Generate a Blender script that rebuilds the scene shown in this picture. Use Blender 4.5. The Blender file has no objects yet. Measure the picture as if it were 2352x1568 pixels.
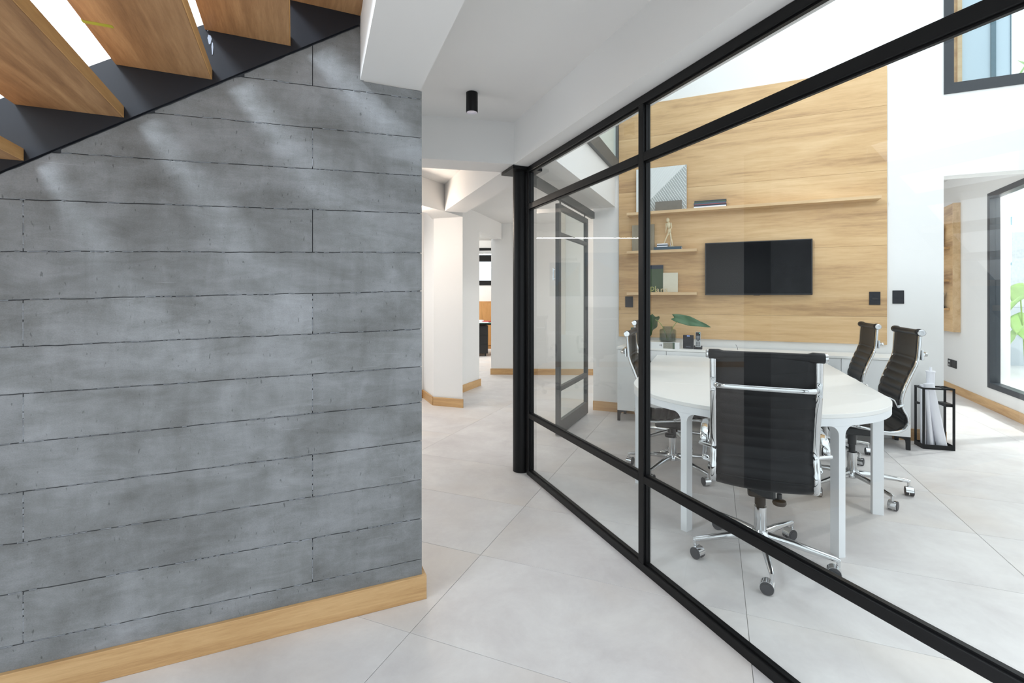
import bpy, bmesh, math, random
from math import sin, cos, pi, sqrt, atan2, radians, hypot
from mathutils import Vector, Matrix
random.seed(7)
SC = bpy.context.scene
COL = SC.collection

# ------------------------------------------------------------------ camera
H = 1.33
cam = bpy.data.cameras.new('camera')
cam.sensor_width = 36.0
cam.lens = 36.0 * 1120 / 2352
cam.shift_y = (684 - 784) / 2352.0
cam.clip_start = 0.02
cam.clip_end = 200
camo = bpy.data.objects.new('camera', cam)
COL.objects.link(camo)
camo.location = (0, 0, H)
camo.rotation_euler = (pi / 2, 0, 0)
SC.camera = camo

# ------------------------------------------------------------------ world
W = bpy.data.worlds.new('sky')
SC.world = W
W.use_nodes = True
bg = W.node_tree.nodes['Background']
bg.inputs[0].default_value = (0.86, 0.94, 1.0, 1)
bg.inputs[1].default_value = 1.0

SC.view_settings.view_transform = 'Standard'
SC.view_settings.look = 'None'
SC.view_settings.gamma = 1
SC.view_settings.use_curve_mapping = False
SC.view_settings.exposure = 0.76

def area(name, loc, target, sx, sy, power, color=(1, 1, 1), spread=180):
    l = bpy.data.lights.new(name, 'AREA')
    l.shape = 'RECTANGLE'; l.size = sx; l.size_y = sy
    l.energy = power; l.color = color; l.spread = radians(spread)
    o = bpy.data.objects.new(name, l); COL.objects.link(o)
    o.location = loc
    d = Vector(target) - Vector(loc)
    o.rotation_euler = d.to_track_quat('-Z', 'Y').to_euler()
    return o

# ------------------------------------------------------------------ frames of reference
PW = (-0.4008, 2.1650)                 # right end of the concrete wall's face
DW = (-0.9125, -0.4091)                # along the wall, to the left
NW = (0.4091, -0.9125)                 # out of the wall, towards the room
def WP(s, d=0.0, z=0.0):
    return Vector((PW[0] + s * DW[0] + d * NW[0], PW[1] + s * DW[1] + d * NW[1], z))
PP = (0.648, 2.387)                    # a point on the glass partition
DP = (-0.36996, 0.92905)               # along the partition, away
NP = (-0.92905, -0.36996)              # towards the corridor
def PT(q, d=0.0, z=0.0):
    return Vector((PP[0] + q * DP[0] + d * NP[0], PP[1] + q * DP[1] + d * NP[1], z))
PB = (0.0, 6.24)                       # back wall of the meeting room
U = (0.9121, -0.4100)
V = (0.4100, 0.9121)
ROT_B = atan2(U[1], U[0])
def R(s, t=0.0, z=0.0):
    return Vector((PB[0] + s * U[0] - t * V[0], PB[1] + s * U[1] - t * V[1], z))

# lamps: skylight above the stair; unseen fill lights added to brighten the rooms
area('skylight_over_stair', (-2.35, .35, 4.3), (-1.2, 1.9, 1.6), .7, .7, 150, (.80, .90, 1.0))
area('meeting_room_fill', (3.2, 3.6, 5.35), (2.9, 3.8, 0), 3.0, 3.0, 12, (.97, 1.0, 1.0))  # unseen fill added overhead to brighten the meeting room
def fill_point(name, loc, power, color):
    l = bpy.data.lights.new(name, 'POINT'); l.energy = power; l.color = color; l.shadow_soft_size = .04
    o = bpy.data.objects.new(name, l); COL.objects.link(o); o.location = loc
for loc, p in (((-1.177, 5.083, 2.15), 13), ((2.1, 7.5, 2.2), 12), ((-1.6, 8.0, 2.4), 14), (tuple(R(6.6, -1.6, 2.7)), 190)):  # hidden point lights without fittings, added to lift corridor, office and lobby
    fill_point('hidden_fill', loc, p, (1, .84, .70) if p < 50 else (1, .97, .93))
fill_point('far_office_fill', (-2.2, 11.2, 2.6), 60, (1, .95, .88))  # unseen fill light in the far office, no fitting

# ------------------------------------------------------------------ materials
def srgb(r, g, b):
    def f(c):
        c /= 255.0
        return c / 12.92 if c <= 0.04045 else ((c + 0.055) / 1.055) ** 2.4
    return (f(r), f(g), f(b), 1)

def newmat(name):
    m = bpy.data.materials.new(name); m.use_nodes = True
    nt = m.node_tree
    return m, nt, nt.nodes['Principled BSDF']

def plain(name, col, rough=0.5, metal=0.0, var=0.0, scale=8, bump=0.0, spec=0.5, emit=None, es=1.0):
    m, nt, b = newmat(name)
    b.inputs['Base Color'].default_value = col
    b.inputs['Roughness'].default_value = rough
    b.inputs['Metallic'].default_value = metal
    b.inputs['Specular IOR Level'].default_value = spec
    if emit:
        b.inputs['Emission Color'].default_value = emit
        b.inputs['Emission Strength'].default_value = es
    if var or bump:
        tc = nt.nodes.new('ShaderNodeTexCoord'); n = nt.nodes.new('ShaderNodeTexNoise')
        n.inputs['Scale'].default_value = scale; n.inputs['Detail'].default_value = 5
        nt.links.new(tc.outputs['Object'], n.inputs['Vector'])
        if var:
            mx = nt.nodes.new('ShaderNodeMix'); mx.data_type = 'RGBA'
            mx.inputs[6].default_value = tuple(c * (1 - var) for c in col[:3]) + (1,)
            mx.inputs[7].default_value = tuple(min(1, c * (1 + var)) for c in col[:3]) + (1,)
            nt.links.new(n.outputs['Fac'], mx.inputs[0])
            nt.links.new(mx.outputs[2], b.inputs['Base Color'])
        if bump:
            bp = nt.nodes.new('ShaderNodeBump'); bp.inputs['Strength'].default_value = bump
            bp.inputs['Distance'].default_value = 0.004
            nt.links.new(n.outputs['Fac'], bp.inputs['Height'])
            nt.links.new(bp.outputs['Normal'], b.inputs['Normal'])
    return m

def wood(name, c_dark, c_mid, c_light, axis='X', scale=1.0, rough=0.45, contrast=1.0, coord='Object', bump=0.15):
    m, nt, b = newmat(name)
    N = nt.nodes; L = nt.links
    tc = N.new('ShaderNodeTexCoord'); oi = N.new('ShaderNodeObjectInfo')
    mp = N.new('ShaderNodeMapping')
    s = {'X': (0.55, 7, 7), 'Y': (7, 0.55, 7), 'Z': (7, 7, 0.55)}[axis]
    mp.inputs['Scale'].default_value = tuple(k * scale for k in s)
    L.new(tc.outputs[coord], mp.inputs['Vector'])
    ad = N.new('ShaderNodeVectorMath'); ad.operation = 'ADD'
    cm = N.new('ShaderNodeMath'); cm.operation = 'MULTIPLY'; cm.inputs[1].default_value = 37.0
    L.new(oi.outputs['Random'], cm.inputs[0])
    L.new(mp.outputs[0], ad.inputs[0]); L.new(cm.outputs[0], ad.inputs[1])
    n1 = N.new('ShaderNodeTexNoise'); n1.inputs['Scale'].default_value = 0.8; n1.inputs['Detail'].default_value = 6
    n1.inputs['Roughness'].default_value = 0.6; n1.inputs['Distortion'].default_value = 0.9
    n2 = N.new('ShaderNodeTexNoise'); n2.inputs['Scale'].default_value = 9.0; n2.inputs['Detail'].default_value = 8
    n2.inputs['Roughness'].default_value = 0.75
    L.new(ad.outputs[0], n1.inputs['Vector']); L.new(ad.outputs[0], n2.inputs['Vector'])
    mth = N.new('ShaderNodeMath'); mth.operation = 'MULTIPLY_ADD'; mth.inputs[1].default_value = 0.35
    L.new(n2.outputs['Fac'], mth.inputs[0])
    m2 = N.new('ShaderNodeMath'); m2.operation = 'MULTIPLY'; m2.inputs[1].default_value = 0.65
    L.new(n1.outputs['Fac'], m2.inputs[0]); L.new(m2.outputs[0], mth.inputs[2])
    r = N.new('ShaderNodeValToRGB')
    w = 0.17 / contrast
    r.color_ramp.elements[0].position = 0.5 - w; r.color_ramp.elements[0].color = c_dark
    r.color_ramp.elements[1].position = 0.5 + w; r.color_ramp.elements[1].color = c_light
    e = r.color_ramp.elements.new(0.5); e.color = c_mid
    L.new(mth.outputs[0], r.inputs[0])
    # each piece a little lighter or darker than the next
    hv = N.new('ShaderNodeHueSaturation')
    vr = N.new('ShaderNodeMapRange'); vr.inputs[3].default_value = 0.93; vr.inputs[4].default_value = 1.06
    L.new(oi.outputs['Random'], vr.inputs[0]); L.new(vr.outputs[0], hv.inputs['Value'])
    L.new(r.outputs[0], hv.inputs['Color']); L.new(hv.outputs[0], b.inputs['Base Color'])
    b.inputs['Roughness'].default_value = rough
    bp = N.new('ShaderNodeBump'); bp.inputs['Strength'].default_value = bump; bp.inputs['Distance'].default_value = 0.002
    L.new(n2.outputs['Fac'], bp.inputs['Height']); L.new(bp.outputs[0], b.inputs['Normal'])
    return m

def glassmat(name, tint, ior=1.75, rough=0.0):
    m = bpy.data.materials.new(name); m.use_nodes = True
    nt = m.node_tree; nt.nodes.clear(); N = nt.nodes; L = nt.links
    out = N.new('ShaderNodeOutputMaterial'); mx = N.new('ShaderNodeMixShader')
    tr = N.new('ShaderNodeBsdfTransparent'); tr.inputs[0].default_value = tint
    gl = N.new('ShaderNodeBsdfGlossy'); gl.inputs['Roughness'].default_value = rough
    fr = N.new('ShaderNodeFresnel'); fr.inputs[0].default_value = ior
    ge = N.new('ShaderNodeNewGeometry')
    a = N.new('ShaderNodeMath'); a.operation = 'SUBTRACT'; a.inputs[0].default_value = 1
    L.new(ge.outputs['Backfacing'], a.inputs[1])
    k = N.new('ShaderNodeMath'); k.operation = 'MULTIPLY'
    L.new(fr.outputs[0], k.inputs[0]); L.new(a.outputs[0], k.inputs[1])
    L.new(k.outputs[0], mx.inputs[0]); L.new(tr.outputs[0], mx.inputs[1]); L.new(gl.outputs[0], mx.inputs[2])
    L.new(mx.outputs[0], out.inputs[0])
    return m

def concrete(name):
    m, nt, b = newmat(name)
    N = nt.nodes; L = nt.links
    tc = N.new('ShaderNodeTexCoord'); oi = N.new('ShaderNodeObjectInfo')
    def noise(sc, detail, vec=(1, 1, 1), rough=0.6, dist=0.0):
        mp = N.new('ShaderNodeMapping'); mp.inputs['Scale'].default_value = vec
        L.new(tc.outputs['Object'], mp.inputs['Vector'])
        n = N.new('ShaderNodeTexNoise'); n.inputs['Scale'].default_value = sc; n.inputs['Detail'].default_value = detail
        n.inputs['Roughness'].default_value = rough; n.inputs['Distortion'].default_value = dist
        L.new(mp.outputs[0], n.inputs['Vector']); return n
    big = noise(2.6, 4, (1, 1, 1.3), 0.6, 0.4)
    streak = noise(5, 8, (1.0, 1, 3.2), 0.68, 0.6)
    vert = noise(5, 4, (3, 1, 0.7), 0.6, 0.8)
    fine = noise(220, 3, (1, 1, 1.6), 0.8)
    def madd(a, k, c):
        n = N.new('ShaderNodeMath'); n.operation = 'MULTIPLY_ADD'; n.inputs[1].default_value = k
        L.new(a, n.inputs[0])
        if isinstance(c, float): n.inputs[2].default_value = c
        else: L.new(c, n.inputs[2])
        return n.outputs[0]
    f = madd(big.outputs['Fac'], 0.44, 0.0)
    f = madd(streak.outputs['Fac'], 0.26, f)
    f = madd(vert.outputs['Fac'], 0.12, f)
    f = madd(fine.outputs['Fac'], 0.18, f)
    r = N.new('ShaderNodeValToRGB')
    r.color_ramp.elements[0].position = 0.35; r.color_ramp.elements[0].color = srgb(94, 94, 92)
    r.color_ramp.elements[1].position = 0.65; r.color_ramp.elements[1].color = srgb(158, 160, 164)
    e = r.color_ramp.elements.new(0.5); e.color = srgb(128, 130, 131)
    L.new(f, r.inputs[0])
    # dark pits and short vertical nicks
    pits = noise(55, 2, (1.5, 1, 0.55), 0.5)
    pr = N.new('ShaderNodeValToRGB'); pr.color_ramp.elements[0].position = 0.26; pr.color_ramp.elements[1].position = 0.33
    pr.color_ramp.elements[0].color = (0.45, 0.45, 0.45, 1); pr.color_ramp.elements[1].color = (1, 1, 1, 1)
    L.new(pits.outputs['Fac'], pr.inputs[0])
    mu = N.new('ShaderNodeMix'); mu.data_type = 'RGBA'; mu.blend_type = 'MULTIPLY'; mu.inputs[0].default_value = 0.8
    L.new(r.outputs[0], mu.inputs[6]); L.new(pr.outputs[0], mu.inputs[7])
    # a few pale straight scratches
    sc_ = noise(3.0, 2, (1, 1, 40), 0.5); sc2 = noise(1.7, 2, (1, 1, 1), 0.5)
    wr = N.new('ShaderNodeValToRGB'); wr.color_ramp.elements[0].position = 0.72; wr.color_ramp.elements[1].position = 0.76
    wr.color_ramp.elements[0].color = (0, 0, 0, 1); wr.color_ramp.elements[1].color = (0.35, 0.35, 0.35, 1)
    L.new(sc_.outputs['Fac'], wr.inputs[0])
    m3 = N.new('ShaderNodeMix'); m3.data_type = 'RGBA'; m3.inputs[7].default_value = srgb(178, 180, 184)
    sp = N.new('ShaderNodeSeparateColor'); L.new(wr.outputs[0], sp.inputs[0])
    L.new(sp.outputs[0], m3.inputs[0]); L.new(mu.outputs[2], m3.inputs[6])
    hv = N.new('ShaderNodeHueSaturation'); vr = N.new('ShaderNodeMapRange')
    vr.inputs[3].default_value = 0.94; vr.inputs[4].default_value = 1.06
    L.new(oi.outputs['Random'], vr.inputs[0]); L.new(vr.outputs[0], hv.inputs['Value'])
    L.new(m3.outputs[2], hv.inputs['Color']); L.new(hv.outputs[0], b.inputs['Base Color'])
    b.inputs['Roughness'].default_value = 0.62
    b.inputs['Specular IOR Level'].default_value = 0.35
    bp = N.new('ShaderNodeBump'); bp.inputs['Strength'].default_value = 0.35; bp.inputs['Distance'].default_value = 0.004
    L.new(f, bp.inputs['Height']); L.new(bp.outputs[0], b.inputs['Normal'])
    return m

def floormat(name):
    m, nt, b = newmat(name)
    N = nt.nodes; L = nt.links
    ge = N.new('ShaderNodeNewGeometry'); oi = N.new('ShaderNodeObjectInfo')
    of = N.new('ShaderNodeMath'); of.operation = 'MULTIPLY'; of.inputs[1].default_value = 31.0
    L.new(oi.outputs['Random'], of.inputs[0])
    ad = N.new('ShaderNodeVectorMath'); ad.operation = 'ADD'
    L.new(ge.outputs['Position'], ad.inputs[0]); L.new(of.outputs[0], ad.inputs[1])
    n = N.new('ShaderNodeTexNoise'); n.inputs['Scale'].default_value = 2.4; n.inputs['Detail'].default_value = 9
    n.inputs['Roughness'].default_value = 0.72; n.inputs['Distortion'].default_value = 0.3
    L.new(ad.outputs[0], n.inputs['Vector'])
    n2 = N.new('ShaderNodeTexNoise'); n2.inputs['Scale'].default_value = 1.1; n2.inputs['Detail'].default_value = 3
    L.new(ad.outputs[0], n2.inputs['Vector'])
    r = N.new('ShaderNodeValToRGB')
    r.color_ramp.elements[0].position = 0.34; r.color_ramp.elements[0].color = srgb(203, 198, 197)
    r.color_ramp.elements[1].position = 0.66; r.color_ramp.elements[1].color = srgb(222, 219, 217)
    L.new(n.outputs['Fac'], r.inputs[0])
    mx = N.new('ShaderNodeMix'); mx.data_type = 'RGBA'
    mx.inputs[7].default_value = srgb(216, 204, 192)
    fr = N.new('ShaderNodeValToRGB'); fr.color_ramp.elements[0].position = 0.5; fr.color_ramp.elements[1].position = 0.72
    fr.color_ramp.elements[1].color = (0.5, 0.5, 0.5, 1)
    L.new(n2.outputs['Fac'], fr.inputs[0]); L.new(fr.outputs[0], mx.inputs[0])
    L.new(r.outputs[0], mx.inputs[6])
    L.new(mx.outputs[2], b.inputs['Base Color'])
    b.inputs['Roughness'].default_value = 0.42
    b.inputs['Specular IOR Level'].default_value = 0.4
    return m

M = {}
M['wall'] = plain('white_wall_paint', srgb(232, 231, 229), 0.7, var=0.012, scale=3, bump=0.05, spec=0.3)
M['ceiling'] = plain('ceiling_paint', srgb(228, 227, 225), 0.8, var=0.012, scale=2, bump=0.04, spec=0.2)
M['concrete'] = concrete('board_marked_concrete')
M['joint'] = plain('dark_joint', srgb(70, 72, 76), 0.9)
M['ridge'] = plain('cement_ridge', srgb(158, 162, 168), 0.8, var=0.15, scale=60)
M['floor'] = floormat('porcelain_floor_tile')
M['grout'] = plain('grout', srgb(128, 124, 120), 0.9)
M['black'] = plain('black_painted_steel', srgb(13, 13, 14), 0.4, var=0.2, scale=30, spec=0.25)
M['stringer'] = plain('blue_black_steel_plate', srgb(16, 20, 29), 0.5, var=0.35, scale=9, bump=0.1)
M['greyframe'] = plain('grey_painted_frame', srgb(84, 86, 86), 0.5, var=0.1, scale=30)
M['chrome'] = plain('polished_chrome', (0.66, 0.67, 0.68, 1), 0.08, 1.0)
M['fabric'] = plain('black_ribbed_leather', srgb(13, 13, 16), 0.5, var=0.15, scale=120, bump=0.06, spec=0.28)
M['fabric_grey'] = plain('grey_seat_leather', srgb(150, 150, 150), 0.5)
M['plastic'] = plain('black_plastic', srgb(26, 26, 28), 0.35)
M['wheel'] = plain('wheel_rubber', srgb(52, 53, 57), 0.5)
M['table'] = plain('white_table_leather', srgb(238, 237, 234), 0.42, var=0.01, scale=3)
M['tableedge'] = plain('white_table_edge', srgb(234, 236, 238), 0.5, var=0.01, scale=6)
M['white'] = plain('white_lacquer', srgb(232, 233, 233), 0.4)
M['paper'] = plain('white_paper', srgb(238, 238, 244), 0.7)
M['screen'] = plain('tv_screen_glass', srgb(7, 8, 12), 0.15, spec=0.15)
M['darkgrey'] = plain('dark_grey_plastic', srgb(34, 36, 42), 0.5, spec=0.3)
M['slab'] = plain('dark_grey_stone_sample', srgb(118, 113, 104), 0.7, var=0.2, scale=30)
M['greywood'] = wood('grey_wood_sample', srgb(130, 122, 104), srgb(148, 139, 120), srgb(164, 154, 134), 'Z', 3.0, 0.6)
M['panel'] = wood('oak_wall_panel', srgb(156, 120, 82), srgb(203, 166, 119), srgb(221, 188, 142), 'X', 0.6, 0.5, 1.25, bump=0.06)
M['shelfwood'] = wood('oak_shelf', srgb(186, 152, 110), srgb(210, 178, 136), srgb(224, 196, 156), 'X', 1.6, 0.5)
M['skirt'] = wood('oak_skirting', srgb(170, 128, 82), srgb(200, 160, 110), srgb(218, 180, 130), 'X', 2.2, 0.5)
M['tread'] = wood('stair_tread_timber', srgb(122, 88, 58), srgb(160, 122, 84), srgb(190, 152, 110), 'Y', 1.1, 0.5, 1.2)
M['lit_edge'] = wood('lit_tread_edge', srgb(170, 126, 76), srgb(200, 154, 98), srgb(216, 174, 118), 'Y', 1.6, 0.5)  # lighter than the tread: light on its edge put into the colour
M['cabinet'] = wood('oak_cabinet', srgb(150, 105, 55), srgb(176, 128, 74), srgb(190, 142, 88), 'Z', 1.5, 0.5)
M['glass'] = glassmat('clear_partition_glass', (0.975, 0.985, 0.98, 1), 1.62)
M['doorglass'] = glassmat('clear_door_glass', (0.93, 0.96, 0.95, 1), 1.6)
M['vase'] = glassmat('smoked_green_glass', (0.78, 0.82, 0.79, 1), 1.5)
M['winglass'] = glassmat('window_glass', (0.94, 0.97, 0.98, 1), 1.5)
M['leaf'] = plain('green_leaf', srgb(62, 104, 66), 0.4, var=0.25, scale=14)
M['leafdark'] = plain('dark_green_leaf', srgb(28, 66, 26), 0.4, var=0.25, scale=14)
M['stem'] = plain('green_stem', srgb(130, 158, 78), 0.5)
M['gardenleaf'] = plain('bright_garden_leaf', srgb(176, 210, 140), 0.5, var=0.2, scale=6)
M['stone'] = plain('rough_white_stone', srgb(216, 220, 222), 0.9, var=0.25, scale=22, bump=1.0)
M['exterior'] = plain('exterior_render', srgb(206, 212, 216), 0.8, var=0.04, scale=2)
M['paving'] = plain('light_paving', srgb(232, 230, 226), 0.8, var=0.04, scale=3)
M['tape'] = plain('yellow_green_tape', srgb(160, 170, 50), 0.5)
M['paint'] = plain('dried_white_paint', srgb(150, 160, 176), 0.7)
M['lampon'] = plain('lit_diffuser', (1, 1, 1, 1), 0.5, emit=(1, 0.98, 0.94, 1), es=90)
M['blueled'] = plain('blue_led', (0.1, 0.2, 1, 1), 0.5, emit=(0.25, 0.4, 1, 1), es=2.0)
M['greenled'] = plain('green_led', (0.1, 1, .5, 1), 0.5, emit=(0.2, 1, 0.7, 1), es=1.5)
M['teal'] = plain('blue_grey_cover', srgb(58, 82, 98), 0.5)
M['navy'] = plain('navy_card', srgb(38, 48, 66), 0.6)
M['greencard'] = plain('dark_green_card', srgb(64, 82, 58), 0.6)
M['cream'] = plain('speckled_cream_tile', srgb(214, 210, 192), 0.7, var=0.08, scale=90)
M['terrazzo'] = plain('beige_terrazzo', srgb(206, 188, 150), 0.7, var=0.4, scale=160)
M['greenletter'] = plain('pale_green_letter', srgb(160, 162, 102), 0.6)
M['manikin'] = wood('pale_maple', srgb(205, 188, 150), srgb(222, 207, 172), srgb(232, 220, 190), 'Z', 6, 0.5)
M['ribbed'] = plain('white_ribbed_board', srgb(226, 229, 228), 0.6)
M['ribshade'] = plain('grey_ribbed_ground', srgb(176, 181, 180), 0.7)
M['redpaper'] = plain('red_magazine', srgb(170, 50, 50), 0.5)
M['tealglass'] = plain('green_edge_glass', srgb(110, 160, 145), 0.2)
M['darkrust'] = wood('dark_board', srgb(70, 50, 38), srgb(92, 66, 48), srgb(110, 80, 60), 'X', 2, 0.6)
M['bluepanel'] = plain('frosted_blue_panel', srgb(200, 214, 222), 0.3)
M['steelblue'] = plain('blue_grey_mullion', srgb(92, 118, 128), 0.5, var=0.15, scale=40)
M['sky_print'] = plain('printed_sky', srgb(66, 108, 146), 0.4, var=0.1, scale=3)
M['house_print'] = plain('printed_house', srgb(92, 68, 60), 0.4, var=0.4, scale=12)
M['ground_print'] = plain('printed_ground', srgb(96, 108, 104), 0.4, var=0.3, scale=18)
M['ink'] = plain('dark_ink', srgb(60, 62, 64), 0.6)
M['inkgreen'] = plain('green_ink', srgb(70, 92, 74), 0.6)
M['map_print'] = plain('speckled_grey_print', srgb(140, 140, 128), 0.6, var=0.6, scale=150)
M['brownbox'] = plain('kraft_cardboard', srgb(186, 150, 112), 0.8)

# ------------------------------------------------------------------ mesh builder
class MB:
    def __init__(self): self.v = []; self.f = []
    def add(self, vs, fs):
        b = len(self.v); self.v += [tuple(p) for p in vs]; self.f += [tuple(b + i for i in f) for f in fs]; return self
    def box(self, lo, hi):
        x0, y0, z0 = lo; x1, y1, z1 = hi
        return self.add([(x0, y0, z0), (x1, y0, z0), (x1, y1, z0), (x0, y1, z0), (x0, y0, z1), (x1, y0, z1), (x1, y1, z1), (x0, y1, z1)],
                        [(3, 2, 1, 0), (4, 5, 6, 7), (0, 1, 5, 4), (1, 2, 6, 5), (2, 3, 7, 6), (3, 0, 4, 7)])
    def prism(self, poly, z0, z1):
        a = sum(poly[i][0] * poly[(i + 1) % len(poly)][1] - poly[(i + 1) % len(poly)][0] * poly[i][1] for i in range(len(poly)))
        if a < 0: poly = poly[::-1]
        n = len(poly)
        return self.add([(p[0], p[1], z0) for p in poly] + [(p[0], p[1], z1) for p in poly],
                        [tuple(range(n))[::-1], tuple(range(n, 2 * n))] + [(i, (i + 1) % n, n + (i + 1) % n, n + i) for i in range(n)])
    def extr(self, poly, ax, lo, hi):
        """poly in the two other axes, pushed along axis ax ('x' or 'y')"""
        n = len(poly)
        if ax == 'y': P = lambda p, t: (p[0], t, p[1])
        else: P = lambda p, t: (t, p[0], p[1])
        return self.add([P(p, lo) for p in poly] + [P(p, hi) for p in poly],
                        [tuple(range(n)), tuple(range(n, 2 * n))[::-1]] + [((i + 1) % n, i, n + i, n + (i + 1) % n) for i in range(n)])
    def tube(self, pts, r, n=10, r2=None, cap=True, up=(0, 0, 1), closed=False):
        pts = [Vector(p) for p in pts]; m = len(pts)
        rs = r if isinstance(r, (list, tuple)) else [r] * m
        r2s = r2 if isinstance(r2, (list, tuple)) else ([r2] * m if r2 else rs)
        vs = []
        for i, p in enumerate(pts):
            if closed: d = pts[(i + 1) % m] - pts[i - 1]
            else: d = pts[min(i + 1, m - 1)] - pts[max(i - 1, 0)]
            d.normalize(); upv = Vector(up)
            if abs(d.dot(upv)) > 0.98: upv = Vector((1, 0, 0)) if abs(d.x) < 0.9 else Vector((0, 1, 0))
            a = d.cross(upv).normalized(); b = a.cross(d).normalized()
            for k in range(n):
                t = 2 * pi * k / n
                vs.append(p + a * (rs[i] * cos(t)) + b * (r2s[i] * sin(t)))
        fs = []
        for i in range(m if closed else m - 1):
            j = (i + 1) % m
            for k in range(n):
                l = (k + 1) % n
                fs.append((i * n + k, i * n + l, j * n + l, j * n + k))
        if cap and not closed:
            fs.append(tuple(range(n))[::-1]); fs.append(tuple(range((m - 1) * n, m * n)))
        return self.add(vs, fs)
    def lathe(self, prof, n=20, c=(0, 0, 0), axis='z'):
        vs = []; fs = []
        for (r, z) in prof:
            for k in range(n):
                t = 2 * pi * k / n; x, y = r * cos(t), r * sin(t)
                if axis == 'z': q = (c[0] + x, c[1] + y, c[2] + z)
                elif axis == 'x': q = (c[0] + z, c[1] + x, c[2] + y)
                else: q = (c[0] + y, c[1] + z, c[2] + x)
                vs.append(q)
        m = len(prof)
        for i in range(m - 1):
            for k in range(n):
                l = (k + 1) % n
                fs.append((i * n + k, i * n + l, (i + 1) * n + l, (i + 1) * n + k))
        fs.append(tuple(range(n))[::-1]); fs.append(tuple(range((m - 1) * n, m * n)))
        return self.add(vs, fs)
    def grid(self, rows):
        n = len(rows[0]); vs = [p for r in rows for p in r]
        fs = [(i * n + k, i * n + k + 1, (i + 1) * n + k + 1, (i + 1) * n + k) for i in range(len(rows) - 1) for k in range(n - 1)]
        return self.add(vs, fs)
    def obj(self, name, mat, parent=None, smooth=False, bevel=0, loc=None, rotz=0, solid=0, segs=2):
        me = bpy.data.meshes.new(name)
        me.from_pydata(self.v, [], self.f)
        bm = bmesh.new(); bm.from_mesh(me)
        bmesh.ops.recalc_face_normals(bm, faces=bm.faces)
        bm.to_mesh(me); bm.free()
        me.materials.append(M[mat] if isinstance(mat, str) else mat)
        o = bpy.data.objects.new(name, me); COL.objects.link(o)
        if parent is not None: o.parent = parent
        if loc is not None: o.location = loc
        o.rotation_euler = (0, 0, rotz)
        if solid:
            md = o.modifiers.new('solid', 'SOLIDIFY'); md.thickness = solid; md.offset = 0
        if bevel:
            md = o.modifiers.new('bevel', 'BEVEL'); md.width = bevel; md.segments = segs; md.limit_method = 'ANGLE'; md.angle_limit = radians(40)
        if smooth:
            for p in me.polygons: p.use_smooth = True
            if smooth == 'auto':
                md = o.modifiers.new('edge', 'EDGE_SPLIT'); md.split_angle = radians(40)
        return o

def thing(name, label, cat, loc=(0, 0, 0), rotz=0, group=None):
    o = bpy.data.objects.new(name, None); COL.objects.link(o)
    o.empty_display_size = 0.1
    o.location = loc; o.rotation_euler = (0, 0, rotz)
    o['label'] = label; o['category'] = cat
    if group: o['group'] = group
    return o
def tag(o, label, cat, group=None):
    o['label'] = label; o['category'] = cat
    if group: o['group'] = group
    return o
def struct(o):
    o['kind'] = 'structure'; return o
def part_label(o, l):
    o['label'] = l; return o

def wallbox(name, p0, p1, thick, z0, z1, mat='wall', parent=None, side=1, bevel=0):
    """box along p0->p1; thickness to the left (side=1) or right (side=-1)"""
    dx, dy = p1[0] - p0[0], p1[1] - p0[1]; l = hypot(dx, dy)
    m = MB(); y0, y1 = (0, thick) if side > 0 else (-thick, 0)
    m.box((0, y0, z0), (l, y1, z1))
    return m.obj(name, mat, parent, loc=(p0[0], p0[1], 0), rotz=atan2(dy, dx), bevel=bevel)

def bez(p0, p1, p2, p3, n):
    o = []
    for i in range(n + 1):
        t = i / n; a = (1 - t)
        o.append(tuple(a**3 * p0[k] + 3 * a * a * t * p1[k] + 3 * a * t * t * p2[k] + t**3 * p3[k] for k in range(len(p0))))
    return o
def catmull(P, step):
    P = [Vector(p) for p in P]; out = []
    for i in range(len(P) - 1):
        p0 = P[max(i - 1, 0)]; p1 = P[i]; p2 = P[i + 1]; p3 = P[min(i + 2, len(P) - 1)]
        n = max(1, int((p2 - p1).length / step))
        for k in range(n):
            t = k / n
            out.append(0.5 * ((2 * p1) + (p2 - p0) * t + (2 * p0 - 5 * p1 + 4 * p2 - p3) * t * t + (3 * p1 - p0 - 3 * p2 + p3) * t**3))
    out.append(P[-1]); return out

def copy_tree(o, parent=None):
    c = o.copy(); COL.objects.link(c)
    if parent is not None: c.parent = parent
    for ch in list(o.children): copy_tree(ch, c)
    return c

def text_obj(name, body, size, depth, mat, parent, loc, rot=(pi / 2, 0, 0)):
    cu = bpy.data.curves.new(name, 'FONT'); cu.body = body; cu.size = size; cu.extrude = depth
    cu.materials.append(M[mat])
    t = bpy.data.objects.new(name + '_curve', cu); COL.objects.link(t)
    dg = bpy.context.evaluated_depsgraph_get(); dg.update()
    me = bpy.data.meshes.new_from_object(t.evaluated_get(dg))
    bpy.data.objects.remove(t); bpy.data.curves.remove(cu)
    me.materials.clear(); me.materials.append(M[mat])
    o = bpy.data.objects.new(name, me); COL.objects.link(o); o.parent = parent
    o.location = loc; o.rotation_euler = rot
    return o

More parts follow.
